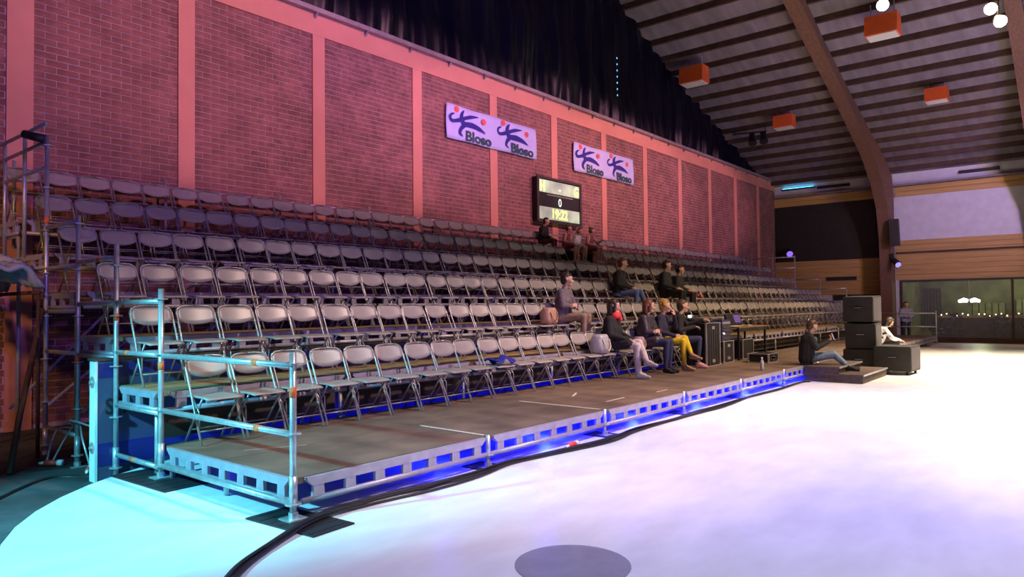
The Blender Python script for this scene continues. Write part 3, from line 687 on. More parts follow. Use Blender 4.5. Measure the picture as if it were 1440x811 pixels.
# cables along the stage edge
def smooth_path(P, n=6):
    P = [Vector(p) for p in P]; Q = []
    for i in range(len(P)-1):
        p0, p1, p2, p3 = P[max(i-1, 0)], P[i], P[i+1], P[min(i+2, len(P)-1)]
        for k in range(n): t = k/n; Q.append(.5*((2*p1)+(p2-p0)*t+(2*p0-5*p1+4*p2-p3)*t*t+(3*p1-p0-3*p2+p3)*t**3))
    return Q+[P[-1]]
base = [(-1.6, -1.75), (-1.2, -1.05), (-.85, -.62), (-.45, -.36), (.1, -.10), (.6, -.02), (1.2, -.06), (1.75, -.09), (2.3, -.05), (2.8, -.10), (3.8, -.19), (4.6, -.14), (5.6, -.16), (6.4, -.10), (7.1, -.14), (8.3, -.10), (9.6, -.13), (11, -.1), (11.25, -.2)]
cabs = ['thick black power cable along the stage edge, innermost of the bundle', 'black cable of the bundle at the stage edge, lying in the middle', 'black cable with slack bends on the outside of the bundle', 'thin black cable lying loosely over the bundle by the corner mat']
for i, (off, r, am) in enumerate(((.0, .016, .0), (-.05, .014, .02), (-.11, .012, .05), (-.075, .009, .035))):
    P = [(x+.3*off, y+off*(1 if x < 3 else .6)+am*math.sin(x*2.3+i), r+.0005+(.028 if i == 3 else 0)*1.0 + (.0135 if -.3 < x < .3 and True else 0)) for x, y in base]
    if i == 2: P = [p for p in P if p[0] < 8.5]
    tag(MB().tube(smooth_path(P), r, 8).build('cable', M_cable, smooth=True), cabs[i], 'cable')
def plug(c, rz, label):
    t = thing('power_plug', label, 'plug', c); t.rotation_euler = (0, 0, rz)
    place('body', MB().tube([(-.10, 0, .035), (-.03, 0, .035), (.04, 0, .035)], [.03, .033, .028], 10).mesh('body', M_red, True), t)
    place('collar', MB().tube([(.04, 0, .035), (.09, 0, .035)], [.034, .034], 10).mesh('collar', M_white_board, True), t)
    place('gland', MB().tube([(-.16, 0, .03), (-.10, 0, .035)], [.014, .02], 8).mesh('gland', M_white_board, True), t)
plug((3.32, -.12, 0), R(5), 'red and white power connector lying on the cables at the stage edge')
plug((-.20, 4.20, FLOOR+.012), R(-50), 'red and white power connector on the rear floor mat')
plug((-.06, 3.62, FLOOR), R(60), 'red power connector beside the white rink board end')
for i, (P, lb) in enumerate(((((-.2, 4.25, -.1), (-.05, 4.3, .15), (.0, 4.1, .32), (-.1, 3.7, .18), (-.06, 3.6, -.1)), 'thin cable looped over the low rail near the rear posts'),
                            (((-.24, 4.3, -.1), (-.1, 4.45, .2), (-.02, 4.2, .25), (-.12, 3.95, .36), (-.03, 3.3, .30)), 'second thin cable tangled around the low rail'))):
    tag(MB().tube(smooth_path(P), .011, 6).build('cable', M_galv, smooth=True), lb, 'cable')
tag(MB().tube(smooth_path([(-.11, 3.35, .75), (-.13, 3.33, .45), (-.10, 3.34, .1), (-.12, 3.4, FLOOR+.01), (-.5, 3.6, FLOOR+.012), (-1.4, 2.6, FLOOR+.012)]), .014, 6).build('cable', M_cable, smooth=True), 'dark cable running down behind the white board and out over the floor', 'cable')

# steps
t = thing('stage_steps', 'two dark carpeted steps against the stage front', 'steps', (12.2, -.5, 0))
for (y0, y1, z, nm) in ((-1.10, -.05, .17, 'lower'), (-.68, -.05, .30, 'upper')):
    MB().box((11.42, y0, 0 if nm == 'lower' else .17), (13.35 if nm == 'lower' else 13.1, y1, z-.02)).build('riser_box', M_step, t)
    MB().box((11.40, y0-.02, z-.02), (13.37 if nm == 'lower' else 13.12, y1, z)).build('tread', M_step, t)
    MB().box((11.40, y0-.03, z-.03), (13.37 if nm == 'lower' else 13.12, y0-.018, z+.002)).build('nosing', M_edge, t)
# loudspeakers
def cabinet(c, s, rz, label, taper=0, feet=0):
    t = thing('loudspeaker', label, 'speaker', c); t.rotation_euler = (0, 0, rz); sx, sy, sz = s
    z0 = feet
    b = MB().prism([(-sx/2, z0+taper), (sx/2, z0), (sx/2, z0+sz), (-sx/2, z0+sz-taper)], 1, -sy/2, sy/2)
    place('cabinet', b.mesh('cabinet', M_speaker), t)
    place('grille', MB().prism([(-sx/2+.03, z0+.03+taper), (sx/2-.03, z0+.03), (sx/2-.03, z0+sz-.03), (-sx/2+.03, z0+sz-.03-taper)], 1, -sy/2-.012, -sy/2+.002).mesh('grille', M_grille), t)
    h = place('handle', MB().box((-sx/2-.006, -.10, z0+sz*.5), (-sx/2+.004, .10, z0+sz*.5+.07)).mesh('handle', M_flight), t)
    place('grip', MB().tube([(-sx/2-.012, -.08, z0+sz*.5+.035), (-sx/2-.012, .08, z0+sz*.5+.035)], .010, 6).mesh('grip', M_edge), h)
    if feet:
        for a in (-1, 1):
            for q in (-1, 1): place('caster', MB().tube([(a*(sx/2-.08), q*(sy/2-.08)-.02, .035), (a*(sx/2-.08), q*(sy/2-.08)+.02, .035)], .035, 10).mesh('caster', M_rubber), t)
cabinet((14.30, -.45, 0), (.95, .62, .50), R(2), 'black subwoofer at the bottom of the loudspeaker stack')
cabinet((14.28, -.47, .50), (.85, .60, .58), R(4), 'black loudspeaker in the middle of the stack', .02)
cabinet((14.26, -.46, 1.08), (.85, .60, .60), R(1), 'black loudspeaker on top of the stack', .03)
cabinet((14.05, -1.18, 0), (.80, .70, .52), R(-3), 'black subwoofer on casters standing alone in front of the loudspeaker stack', 0, .07)

# flight cases and control gear on the stage
def case(c, s, label, open_front=False, name='flight_case'):
    t = thing(name, label, 'case', (c[0], c[1], c[2])); x, y, z = c; sx, sy, sz = s
    MB().box((x-sx/2, y-sy/2, z+.012), (x+sx/2, y+sy/2, z+sz-.012)).build('body', M_flight, t)
    e = .014
    for a in (-1, 1):
        for q in (-1, 1):
            MB().box((x+a*sx/2-e, y+q*sy/2-e, z), (x+a*sx/2+e, y+q*sy/2+e, z+sz)).build('edge_trim', M_edge, t)
            MB().box((x-sx/2+e, y+a*sy/2-e, z+(sz-e if q > 0 else 0)), (x+sx/2-e, y+a*sy/2+e, z+(sz if q > 0 else e))).build('edge_trim', M_edge, t)
            MB().box((x+a*sx/2-e, y-sy/2+e, z+(sz-e if q > 0 else 0)), (x+a*sx/2+e, y+sy/2-e, z+(sz if q > 0 else e))).build('edge_trim', M_edge, t)
            for zz in (.02, sz-.02): MB().lathe([(.02, -.02), (.028, 0), (.02, .02)], (x+a*sx/2, y+q*sy/2, z+max(.02, zz)), 6).build('corner_ball', M_edge, t)
    if open_front:
        for k in range(6):
            xx = x-sx/2+.06+(sx-.12)*k/5; MB().box((xx-.012, y-sy/2-.008, z+.06), (xx+.012, y-sy/2+.002, z+sz-.08)).build('front_slat', M_grille, t)
        for zz in (.1, sz-.1): MB().box((x-.06, y-sy/2-.016, z+zz-.03), (x+.06, y-sy/2, z+zz+.03)).build('latch', M_edge, t)
    return t
case((10.50, 1.64, ZD), (.66, .44, .86), 'tall black flight case with bright edges next to the seated man', True)
case((11.40, 1.70, ZD), (.50, .45, .46), 'small black flight case standing behind the tall case', True)
case((12.70, 1.76, ZD), (.62, .40, .44), 'black flight case under the paper covered table')
case((11.95, .95, ZD), (.55, .42, .19), 'low flat flight case lying near the water bottle', True)
# devices
t = thing('mixing_desk', 'small mixing desk with a lit display on the tall flight case', 'console', (10.46, 1.74, ZD+.86))
MB().prism([(1.46, ZD+.862), (1.98, ZD+.862), (1.98, ZD+.97), (1.46, ZD+.89)], 0, 10.22, 10.78).build('body', M_flight, t)
MB().box((10.52, 1.93, ZD+.955), (10.64, 1.955, ZD+1.01)).build('display', mat('lit_display', (.8, .9, 1), .3, var=0, emit=(.75, .85, 1), estr=2.2), t)
for k in range(6): MB().box((10.28+k*.08, 1.52, ZD+.892), (10.31+k*.08, 1.58, ZD+.915)).build('fader', M_edge, t)
t = thing('dimmer_rack', 'blue dimmer rack stacked on the small flight case', 'rack', (11.40, 1.72, ZD+.46))
MB().box((11.18, 1.52, ZD+.462), (11.62, 1.92, ZD+.90)).build('housing', mat('blue_rack', (.06, .05, .16), .4, .2, var=.2), t)  # housing itself is coloured dark blue
for k in range(5): MB().box((11.20, 1.508, ZD+.49+k*.08), (11.60, 1.522, ZD+.54+k*.08)).build('module', M_edge if k == 4 else M_grille, t)
MB().lathe([(.018, 0), (.022, .01), (.006, .03)], (11.25, 1.505, ZD+.60), 8).build('indicator', mat('white_led', (1, 1, 1), .3, var=0, emit=(.9, .9, 1), estr=4), t)
t = thing('work_table', 'wooden table covered with papers behind the flight cases', 'table', (12.6, 1.9, ZD))
MB().box((12.05, 1.50, ZD+.70), (13.75, 2.05, ZD+.73)).build('tabletop', M_wood, t)
for (x, y) in ((12.1, 1.53), (13.7, 1.53), (12.1, 2.01), (13.7, 2.01)): MB().box((x-.02, y-.02, ZD), (x+.02, y+.02, ZD+.70)).build('leg', M_flight, t)
MB().box((12.13, 1.515, ZD+.62), (13.67, 1.535, ZD+.70)).build('apron', M_flight, t)
for i, (x, y, r) in enumerate(((12.35, 1.75, .2), (12.7, 1.85, -.3), (13.05, 1.72, .1))):
    tag(place('paper_sheet', MB().box((-.15, -.10, 0), (.15, .10, .004+.004*i)).mesh('paper_sheet', M_paper), None, (x, y, ZD+.731), (0, 0, r)), 'loose pale paper lying on the work table', 'paper', 'papers on the work table')
t = thing('monitor_screen', 'dark slanted screen with a violet glow on the work table', 'monitor', (12.9, 1.95, ZD+.73))
MB().prism([(1.90, ZD+.732), (1.98, ZD+.732), (2.03, ZD+1.0), (2.0, ZD+1.0)], 0, 12.5, 13.3).build('housing', M_flight, t)
MB().prism([(1.915, ZD+.80), (1.935, ZD+.80), (1.985, ZD+.98), (1.975, ZD+.98)], 0, 12.9, 13.25).build('screen', mat('violet_screen', (.1, .06, .2), .3, var=0, emit=(.14, .07, .3), estr=.6), t)
t = thing('water_bottle', 'clear plastic water bottle standing on the stage deck', 'bottle', (10.10, .30, ZD))
MB().lathe([(.030, 0), (.034, .02), (.033, .12), (.034, .15), (.014, .20), (.013, .215)], (10.10, .30, ZD+.001), 12).build('body', mat('clear_plastic', (.75, .75, .85), .15, var=.05, trans=.5), t, True)
MB().lathe([(.016, .0), (.016, .022)], (10.10, .30, ZD+.214), 10).build('cap', M_white_board, t)

# ================================================================== PEOPLE
SK = mat('skin_fair', (.62, .34, .25), .55, var=.06, scale=20); EYE = mat('eye_dark', (.03, .02, .02), .2, var=0); LIP = mat('lips', (.48, .16, .14), .5, var=.05)
def cloth(name, c, r=.85): return mat(name, c, r, var=.18, scale=18, bump=.25, bscale=30)
def caps(b, p0, p1, r0, r1, n=10):
    p0, p1 = Vector(p0), Vector(p1); d = p1-p0
    if d.length < 1e-5: d = Vector((0, 0, 1e-4)); p1 = p0+d
    u = d.normalized(); P = []; rr = []
    for a in (-85, -55, -25, 0): P.append(p0+u*r0*math.sin(R(a))); rr.append(r0*math.cos(R(a)))
    for a in (0, 25, 55, 85): P.append(p1+u*r1*math.sin(R(a))); rr.append(r1*math.cos(R(a)))
    b.tube(P, rr, n)
def remesh(b, name, vox, it=3):
    me0 = b.mesh('tmp'); o = bpy.data.objects.new('tmp', me0); COL.objects.link(o)
    m = o.modifiers.new('r', 'REMESH'); m.mode = 'VOXEL'; m.voxel_size = vox
    s = o.modifiers.new('s', 'SMOOTH'); s.iterations = it; s.factor = .5
    me = bpy.data.meshes.new_from_object(o.evaluated_get(bpy.context.evaluated_depsgraph_get())); me.name = name
    bpy.data.objects.remove(o); bpy.data.meshes.remove(me0); me.materials.clear()
    me.polygons.foreach_set('use_smooth', [True]*len(me.polygons)); return me
def person(label, loc, rz, J, colors, hair, hair_m, head_yaw=0, head_pitch=0, vox=.012, coat=None, extra=None, scale=1.0, skin_legs=False, group=None):
    """J: joints in local metres (faces -Y, floor z=0). colors: top, pants, shoe materials."""
    t = thing('person', label, 'person', loc, group); t.rotation_euler = (0, 0, rz); t.scale = (scale,)*3
    C = []   # capsules: p0,p1,r0,r1,material
    TOP, PAN, SHO = colors; V = Vector
    hip, chest, neck = V(J['hip']), V(J['chest']), V(J['neck'])
    side = V((1, 0, 0)); side.rotate(Matrix.Rotation(J.get('twist', 0), 3, 'Z')); bk = coat or 1.0
    for s in (-1, 1):
        C.append((hip+side*s*.075, chest+side*s*.075, .115*bk, .115*bk, TOP)); C.append((hip+side*s*.08+V((0, 0, -.02)), hip+side*s*.08, .115, .11, PAN))
        C.append((chest+side*s*.06+V((0, 0, .05)), chest+side*s*.13+V((0, 0, .10)), .10*bk, .085*bk, TOP))
        sh = V(J['shR' if s > 0 else 'shL']); el = V(J['elR' if s > 0 else 'elL']); wr = V(J['wrR' if s > 0 else 'wrL'])
        C.append((chest+V((0, 0, .12)), sh, .075*bk, .068*bk, TOP)); C.append((sh, el, .062*bk, .052*bk, TOP if not J.get('bare') else SK)); C.append((el, wr, .050*bk, .036*bk, TOP if not J.get('bare') else SK))
        # hand: palm of three strands, four fingers of two bones, thumb from the palm's side
        d = V(J['hdR' if s > 0 else 'hdL']).normalized() if ('hdR' in J) else (wr-el).normalized()
        nn = V(J.get('palm', (0, 0, -1))); nn = (nn-d*nn.dot(d)).normalized(); q = d.cross(nn)*s
        C.append((wr, wr+d*.03, .027, .026, SK))
        for k in range(4):
            o = q*(.030-.020*k); kn = wr+d*(.085-.004*abs(k-1))+o
            C.append((wr+d*.02+o*.6, kn, .016, .0125, SK)); ln = (.075, .083, .077, .06)[k]
            m1 = kn+(d*.86+nn*.5).normalized()*ln*.5; m2 = m1+(d*.35+nn*.93).normalized()*ln*.5
            C.append((kn, m1, .0105, .0095, SK)); C.append((m1, m2, .0095, .008, SK))
        th = wr+d*.03+q*.03; t1 = th+(q*.75+d*.65+nn*.2).normalized()*.045; C.append((wr+d*.02, th, .018, .014, SK)); C.append((th, t1, .013, .011, SK)); C.append((t1, t1+(d+nn*.5).normalized()*.03, .011, .009, SK))
        kn, an, toe = V(J['knR' if s > 0 else 'knL']), V(J['anR' if s > 0 else 'anL']), V(J['toR' if s > 0 else 'toL'])
        lg = SK if skin_legs else PAN; bt = J.get('boot')
        C.append((hip+side*s*.085, kn, .088, .062, lg if not J.get('skirt') else PAN)); C.append((kn, an.lerp(kn, .62), .060, .056, lg)); C.append((an.lerp(kn, .62), an.lerp(kn, .1), .056 if not bt else .064, .040 if not bt else .054, SHO if bt else lg)); C.append((an.lerp(kn, .1), an, .042, .042, SHO))
        heel = an+V((0, 0, -.045))-(toe-an).normalized()*.02; C.append((an, heel, .042, .036, SHO)); C.append((heel, toe, .038, .030, SHO)); C.append((an, toe.lerp(an, .4), .040, .034, SHO))
    C.append((chest, chest.lerp(neck, .75), .12*bk, .075*bk, TOP)); C.append((chest.lerp(neck, .7), neck+V((0, 0, .03)), .05, .046, SK))
    hd = V(J['head']); C.append((neck, hd+V((0, 0, -.04)), .045, .05, SK))
    HR = Matrix.Rotation(head_yaw, 3, 'Z') @ Matrix.Rotation(head_pitch, 3, 'X')
    H = lambda x, y, z: hd+HR @ V((x, y, z))
    C += [(H(0, .012, .035), H(0, -.01, .03), .090, .088, SK), (H(0, -.02, -.02), H(0, -.045, -.075), .068, .042, SK), (H(0, .03, .0), H(0, .035, -.03), .075, .06, SK), (H(0, -.085, .005), H(0, -.108, -.028), .012, .016, SK),
          (H(-.03, -.06, -.02), H(.03, -.06, -.02), .035, .035, SK), (H(0, -.06, -.08), H(0, -.07, -.085), .025, .022, SK), (H(-.035, -.078, .028), H(.035, -.078, .028), .016, .016, SK)]
    for s in (-1, 1): C.append((H(s*.083, .01, -.0), H(s*.088, .02, .03), .012, .016, SK))
    if extra: C += extra
    b = MB()
    for p0, p1, r0, r1, m in C: caps(b, p0, p1, r0, r1)
    me = remesh(b, 'body', vox)
    ms = []; 
    for c in C:
        if c[4] not in ms: ms.append(c[4])
    for m in ms: me.materials.append(m)
    n = len(me.polygons); ctr = np.empty(n*3); me.polygons.foreach_get('center', ctr); ctr = ctr.reshape(-1, 3)
    best = np.full(n, 9.); idx = np.zeros(n, int)
    for p0, p1, r0, r1, m in C:
        a = np.array(p0); d = np.array(p1)-a; L = max(d @ d, 1e-9); tt = np.clip(((ctr-a) @ d)/L, 0, 1)
        dist = np.abs(np.linalg.norm(ctr-(a+tt[:, None]*d), axis=1)-(r0+(r1-r0)*tt)); k = dist < best; best[k] = dist[k]; idx[k] = ms.index(m)
    me.polygons.foreach_set('material_index', idx.tolist()); me.update()
    body = place('body', me, t)
    # hair
    hb = MB(); S = [(H(0, .028, .045), H(0, .012, .062), .094, .090), (H(0, .045, .02), H(0, .05, -.02), .082, .07)]
    for s in (-1, 1): S.append((H(s*.062, .02, .03), H(s*.06, .03, -.02), .034, .028))
    S.append((H(-.045, -.052, .092), H(.045, -.052, .092), .028, .028))
    if hair in ('bob', 'long'):
        L = -.10 if hair == 'bob' else -.2
        for s in (-1, 1): S += [(H(s*.068, -.015, .05), H(s*.078, .0, L+.02), .034, .03), (H(s*.05, .06, .02), H(s*.055, .06, L), .05, .038)]
        S.append((H(0, .075, .02), H(0, .075, L), .055, .045))
    if hair == 'curly':
        for k in range(26):
            a = random.uniform(-1.9, 1.9)+math.pi/2; e = random.uniform(-.4, 1.3); S.append((H(.095*math.cos(a)*math.cos(e), .02+.09*math.sin(a)*math.cos(e), .05+.085*math.sin(e)),)*2+(.03, .03))
    if hair == 'pony': S += [(H(0, .11, .06), H(0, .15, .02), .03, .035), (H(0, .15, .02), H(0, .13, -.13), .035, .018)]
    if hair == 'bun': S.append((H(0, .08, .12), H(0, .09, .13), .045, .045))
    for p0, p1, r0, r1 in S: caps(hb, p0, p1, r0, r1)
    hm = remesh(hb, 'hair', max(vox*.8, .009), 2); hm.materials.append(hair_m); place('hair', hm, t)
    for s in (-1, 1):
        e = MB(); caps(e, H(s*.032, -.083, .006), H(s*.034, -.086, .006), .0105, .0105, 8); place('eye', e.mesh('eye', EYE, True), t)
    e = MB(); caps(e, H(-.02, -.092, -.055), H(.02, -.092, -.055), .008, .008, 8); place('mouth', e.mesh('mouth', LIP, True), t)
    return t
def seated(seat=.44, lean=0., twist=0., **kw):
    """default seated skeleton, facing -Y; lean > 0 bends the trunk forward"""
    hz = seat+.10; c, s = math.cos(lean), math.sin(lean)
    def up(h, x=0, y=0): return (x, -h*s+y*c, hz+h*c+y*s)
    J = dict(hip=(0, 0, hz), chest=up(.30, 0, .02), neck=up(.50, 0, .01), head=up(.66, 0, -.03), shR=up(.44, .17), shL=up(.44, -.17),
             elR=up(.20, .235, -.04), elL=up(.20, -.235, -.04), wrR=(.10, -.30, hz+.11), wrL=(-.10, -.30, hz+.11), hdR=(-.55, -.8, -.1), hdL=(.55, -.8, -.1),
             knR=(.10, -.43, hz+.02), knL=(-.10, -.43, hz+.02), anR=(.10, -.40, .085), anL=(-.10, -.40, .085), toR=(.12, -.56, .03), toL=(-.12, -.56, .03), twist=twist)
    J.update(kw); return J
BLK = cloth('black_jacket', (.018, .016, .018)); NAVY = cloth('navy_jacket', (.025, .022, .05)); GREY = cloth('grey_jacket', (.17, .13, .15)); PUF = cloth('plum_puffer', (.05, .036, .05), .5)
WHT = cloth('white_trousers', (.62, .54, .52)); CREAM = cloth('cream_boots', (.60, .50, .45)); YEL = cloth('yellow_trousers', (.72, .50, .02)); JEAN = cloth('blue_jeans', (.10, .15, .34)); DJEAN = cloth('dark_jeans', (.035, .04, .10))
TAN = cloth('tan_boots', (.42, .26, .13)); DSH = cloth('dark_shoes', (.025, .02, .02)); PINKSH = cloth('pink_shoes', (.52, .26, .28)); BEIGE = cloth('beige_trousers', (.34, .22, .14))
H_DK = mat('hair_dark', (.035, .018, .013), .5, var=.3, scale=40); H_BR = mat('hair_auburn', (.14, .045, .022), .5, var=.3, scale=40); H_BL = mat('hair_blond', (.42, .23, .07), .5, var=.3, scale=40); H_BRN = mat('hair_brown', (.08, .04, .022), .5, var=.3, scale=40)
RED = cloth('red_scarf', (.80, .06, .06)); MAR = cloth('maroon_dress', (.28, .06, .08)); WTOP = cloth('white_top', (.75, .70, .74)); SHOEW = cloth('white_shoes', (.75, .66, .66)); LBL = cloth('pale_blue_shirt', (.30, .32, .55)); TEAL = cloth('blue_shirt', (.10, .22, .48))
V = Vector
cross = dict(knR=(.05, -.45, .60), anR=(-.10, -.62, .30), toR=(-.13, -.80, .24), knL=(-.07, -.44, .555), anL=(-.03, -.46, .085), toL=(-.02, -.64, .03))
fold = dict(elR=(.24, -.10, .76), elL=(-.24, -.10, .76), wrR=(-.03, -.27, .76), wrL=(.03, -.24, .72), hdR=(-1, .1, 0), hdL=(1, .1, 0), palm=(0, .6, -.4))
hipy = .17
# front row
J = seated(**cross); J['boot'] = True
person('woman in a black jacket and red scarf with crossed legs in cream boots', (7.45, CY[1]+hipy, ZD), R(10), J, (BLK, WHT, CREAM), 'bob', H_DK, R(22), vox=.0095, coat=1.12,
       extra=[(V((-.05, -.06, 1.06)), V((.05, -.07, 1.06)), .065, .06, RED), (V((.04, -.10, 1.08)), V((.06, -.12, .98)), .04, .035, RED), (V((-.09, .0, .56)), V((-.09, -.30, .585)), .115, .10, BLK), (V((.09, .0, .57)), V((.06, -.28, .61)), .115, .10, BLK)])
J = seated(lean=.06, **fold)
person('woman with short auburn hair in a plum puffer jacket', (8.60, CY[1]+hipy, ZD), R(8), J, (PUF, DJEAN, DSH), 'bob', H_BR, R(25), vox=.0095, coat=1.2, extra=[(V((-.09, .0, .56)), V((-.09, -.22, .58)), .115, .105, PUF), (V((.09, .0, .56)), V((.09, -.22, .58)), .115, .105, PUF)])
J = seated(lean=.10, **cross); J['boot'] = False; J.update(elR=(.22, -.22, .80), wrR=(.07, -.25, 1.02), hdR=(-.2, .1, 1), palm=(0, 1, 0))
person('blond woman in yellow trousers resting her chin on a hand', (9.18, CY[1]+hipy, ZD), R(8), J, (NAVY, YEL, TAN), 'curly', H_BL, R(20), vox=.0095, coat=1.05)
J = seated(lean=.16); J.update(wrR=(.22, -.50, .92), elR=(.28, -.20, .82), hdR=(0, -1, .1), wrL=(-.06, -.34, .80))
person('man in a black jacket leaning towards the tall flight case', (9.72, CY[1]+.12, ZD), R(24), J, (BLK, DJEAN, PINKSH), 'short', H_BRN, R(18), R(-4), vox=.0095, coat=1.1)
chair((9.74, CY[1]-.04, ZD), R(20), 'grey metal folding chair under the man beside the tall flight case', 'front row of folding chairs')
# second and third row
J = seated(lean=.08, **fold)
person('woman in a grey jacket sitting with folded arms in the second row', (7.20, CY[2]+hipy, DZ[2]), R(12), J, (GREY, BEIGE, DSH), 'short', H_DK, R(25), vox=.010, coat=1.08)
J = seated(lean=.10); J.update(knR=(.10, -.46, .56), anR=(.14, -.62, .16), toR=(.16, -.80, .12))
person('woman with an auburn ponytail in a black coat and jeans in the third row', (10.75, CY[3]+hipy, DZ[3]), R(14), J, (BLK, JEAN, DSH), 'pony', H_BR, R(25), vox=.012, coat=1.12)
person('dark haired person in black in the third row, the taller of the pair', (12.95, CY[3]+hipy, DZ[3]), R(8), seated(lean=.04), (BLK, BLK, DSH), 'short', H_DK, R(25), vox=.014, coat=1.1, scale=1.03)
person('dark haired person in black with red gloves, the shorter of the third row pair', (13.6, CY[3]+hipy, DZ[3]), R(10), seated(lean=.10), (BLK, BLK, DSH), 'bun', H_DK, R(18), vox=.014, coat=1.05, scale=.96, extra=[(V((.04, -.36, .62)), V((-.04, -.38, .62)), .05, .05, RED)])
# the children below the scoreboard
person('person in a dark jacket sitting below the scoreboard', (11.85, CY[6]+hipy, DZ[6]), R(12), seated(seat=.44/.8, lean=.18), (BLK, cloth('brown_trousers', (.13, .05, .035)), DSH), 'short', H_DK, R(20), vox=.012, coat=1.1, scale=.8)
ys5 = CY[6]+.12
for (x, top, hr, hm, lb, sc, yw) in ((12.85, MAR, 'bun', H_BRN, 'girl in a maroon dress and white shoes beside the girl in white', .76, 30), (13.27, WTOP, 'pony', H_DK, 'girl in a white top and white shoes below the scoreboard', .72, -20), (14.0, MAR, 'bun', H_BRN, 'girl in a maroon dress sitting apart with her arms out', .78, 35)):
    J = seated(seat=.36/sc, lean=.14 if top is not WTOP else .3); J['bare'] = top is not WTOP; J['skirt'] = True
    if x > 13.5: J.update(wrR=(.14, -.46, .86), elR=(.22, -.22, .78), hdR=(0, -1, .2))
    person(lb, (x, ys5, DZ[6]), R(6), J, (top, top, SHOEW), hr, hm, R(yw), vox=.011, scale=sc, skin_legs=True)
    st = thing('low_bench', 'low dark bench block under a girl on the top tier', 'bench', (x, ys5+.08, DZ[6]), 'bench blocks below the scoreboard')
    place('seat_board', MB().box((-.18, -.14, .30), (.18, .16, .335)).mesh('seat_board', M_kick), st)
    for q in (-.14, .14): place('leg', MB().box((q-.02, -.10, 0), (q+.02, .12, .30)).mesh('leg', M_kick), st)
# man on the steps, looking at a phone
J = seated(seat=.0, lean=.14); hz = .10
J.update(knR=(.13, -.52, .22), knL=(-.10, -.50, .20), anR=(.14, -.80, -.04), anL=(-.12, -.74, -.04), toR=(.18, -.99, -.095), toL=(-.14, -.93, -.095), elR=(.25, -.16, .34), elL=(-.24, -.16, .34), wrR=(.075, -.42, .46), wrL=(-.07, -.42, .46), hdR=(-.35, -.5, .75), hdL=(.35, -.5, .75), palm=(0, .8, .2))
person('man in a dark jacket and jeans on the stage edge holding a phone', (11.78, .02, ZD+.005), R(24), J, (BLK, cloth('pale_jeans', (.20, .27, .42)), DSH), 'short', H_BRN, R(22), R(18), vox=.0095, coat=1.25, extra=[(V((0, -.13, .28)), V((0, -.17, .50)), .055, .05, TEAL), (V((-.04, -.12, .14)), V((.04, -.12, .14)), .07, .07, TEAL)])
ph = thing('phone', 'small pink phone held by the man on the stage edge', 'phone', (11.99, -.47, ZD+.49)); ph.rotation_euler = (R(-20), 0, R(24))
place('case', MB().box((-.036, -.006, 0), (.036, .004, .14)).mesh('case', mat('pink_case', (.75, .35, .40), .4, var=.05)), ph)
place('screen', MB().box((-.032, .0042, .008), (.032, .006, .132)).mesh('screen', mat('phone_screen', (.5, .5, .6), .2, var=0, emit=(.6, .6, .75), estr=.8)), ph)
# far people
person('blond person in a dark coat sitting behind the loudspeaker stack', (22.2, CY[1]+.1, ZD), R(20), seated(lean=.08), (BLK, DJEAN, DSH), 'pony', H_BL, R(30), vox=.016, coat=1.1)
chair((22.2, CY[1]-.07, ZD), R(20), 'grey metal folding chair under the blond person behind the loudspeakers', 'front row of folding chairs')
J = seated(seat=.0, lean=.40); J.update(knR=(.12, -.46, .18), knL=(-.12, -.46, .18), anR=(.12, -.44, -.20), anL=(-.12, -.44, -.20), toR=(.13, -.60, -.26), toL=(-.13, -.60, -.26), elR=(.22, -.34, .28), elL=(-.22, -.34, .28), wrR=(.06, -.52, .22), wrL=(-.06, -.52, .22), hdR=(-.2, -1, -.2), hdL=(.2, -1, -.2))
dots = [(V((-.185, y, z)), V((-.188, y, z)), .032, .030, BLK) for y, z in ((-.03, .20), (-.10, .30), (-.13, .40), (-.04, .33))]+[(V((sx*.235, -.18+y, .42+z)), V((sx*.237, -.18+y, .42+z)), .030, .028, BLK) for sx in (-1, 1) for y, z in ((.0, .0), (-.10, -.08))]
person('person in a white top with dark dots bending forward beside the loudspeakers', (17.8, .0, ZD+.005), R(15), J, (WTOP, BLK, DSH), 'bob', H_DK, R(10), R(25), vox=.012, coat=1.1, extra=dots)
ST = dict(hip=(0, 0, .93), chest=(0, .01, 1.20), neck=(0, .01, 1.42), head=(0, -.02, 1.57), shR=(.18, 0, 1.36), shL=(-.18, 0, 1.36), elR=(.25, -.05, 1.12), elL=(-.25, -.05, 1.12), wrR=(-.02, -.22, 1.14), wrL=(.03, -.20, 1.10), hdR=(-1, .1, 0), hdL=(1, .1, 0), palm=(0, .6, -.4),
          knR=(.10, -.01, .50), knL=(-.10, -.01, .50), anR=(.10, .02, .085), anL=(-.10, .02, .085), toR=(.13, -.15, .03), toL=(-.13, -.15, .03))
person('person in a pale blue shirt standing with folded arms by the bar window', (28.6, 1.28, FLOOR), R(-55), ST, (LBL, DJEAN, DSH), 'short', H_BRN, R(10), vox=.016, coat=1.15)

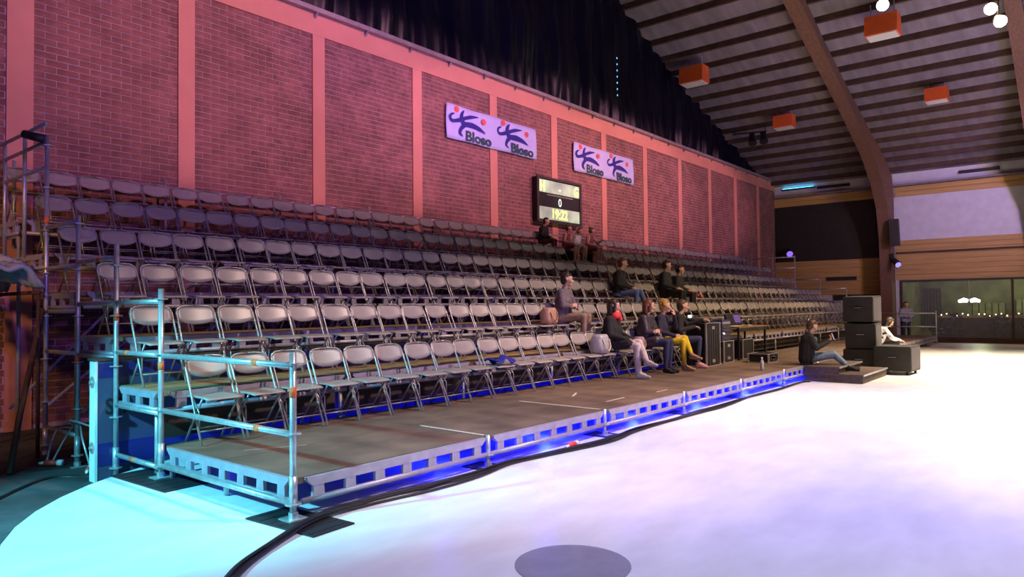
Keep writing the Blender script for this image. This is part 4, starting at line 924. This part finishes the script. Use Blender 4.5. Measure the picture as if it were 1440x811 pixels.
# bags
def bag(c, s, m, label, hm):
    t = thing('handbag', label, 'bag', c); sx, sy, sz = s
    def f(u, v): pass
    b = MB(); 
    prof = [(.75, 0), (1.0, .08), (1.02, .45), (.86, .85), (.70, 1.0)]
    n = 16
    for k, z in prof:
        for i in range(n):
            a = 2*math.pi*i/n; e = .6
            b.v.append((k*sx/2*math.copysign(abs(math.cos(a))**e, math.cos(a)), k*sy/2*math.copysign(abs(math.sin(a))**e, math.sin(a)), z*sz))
    for j in range(len(prof)-1):
        for i in range(n): i2 = (i+1) % n; b.f.append((j*n+i, j*n+i2, (j+1)*n+i2, (j+1)*n+i))
    b.f.append(tuple(range(n))[::-1]); b.f.append(tuple(range((len(prof)-1)*n, len(prof)*n)))
    place('pouch', b.mesh('pouch', m, True), t)
    for q in (-1, 1):
        place('handle', MB().tube([(-sx*.28, q*sy*.46, sz*.75), (-sx*.24, q*sy*.60, sz*.35), (0, q*sy*.66, sz*.12), (sx*.24, q*sy*.60, sz*.35), (sx*.28, q*sy*.46, sz*.75)], .010, 6).mesh('handle', hm, True), t)
    return t
bag((6.98, CY[1]+.13, ZD+.44), (.34, .26, .31), cloth('silver_bag', (.42, .40, .42), .35), 'silver grey handbag on the folding chair next to the woman with the red scarf', mat('cream_strap', (.70, .62, .42), .5, var=.05))
bag((6.74, CY[2]+.14, DZ[2]+.44), (.32, .22, .28), cloth('tan_bag', (.50, .27, .20), .6), 'tan handbag on the chair next to the woman in grey', TAN)
bag((8.28, CY[1]+.13, ZD+.44), (.24, .18, .22), cloth('mauve_bag', (.40, .26, .32), .6), 'small mauve handbag on the chair next to the woman in plum', TAN)
def jacket(c, m, label):
    def f(u, v): return (c[0]-.17+.34*u+.02*math.sin(v*9), c[1]+.10-.30*v, c[2]+.03+.05*math.sin(u*7+v*5)*math.sin(math.pi*u)+.04*math.sin(math.pi*v))
    tag(MB().slab(f, 10, 8, (0, 0, -.02)).build('folded_jacket', m, smooth=True), label, 'jacket')
jacket((4.38, CY[1]+.16, ZD+.46), cloth('deep_blue_cloth', (.02, .02, .30)), 'small deep blue cloth lying on a front row chair')
jacket((14.5, CY[3]+.16, DZ[3]+.46), cloth('red_cloth', (.45, .05, .06)), 'red cloth lying on a third row chair near the pair in black')
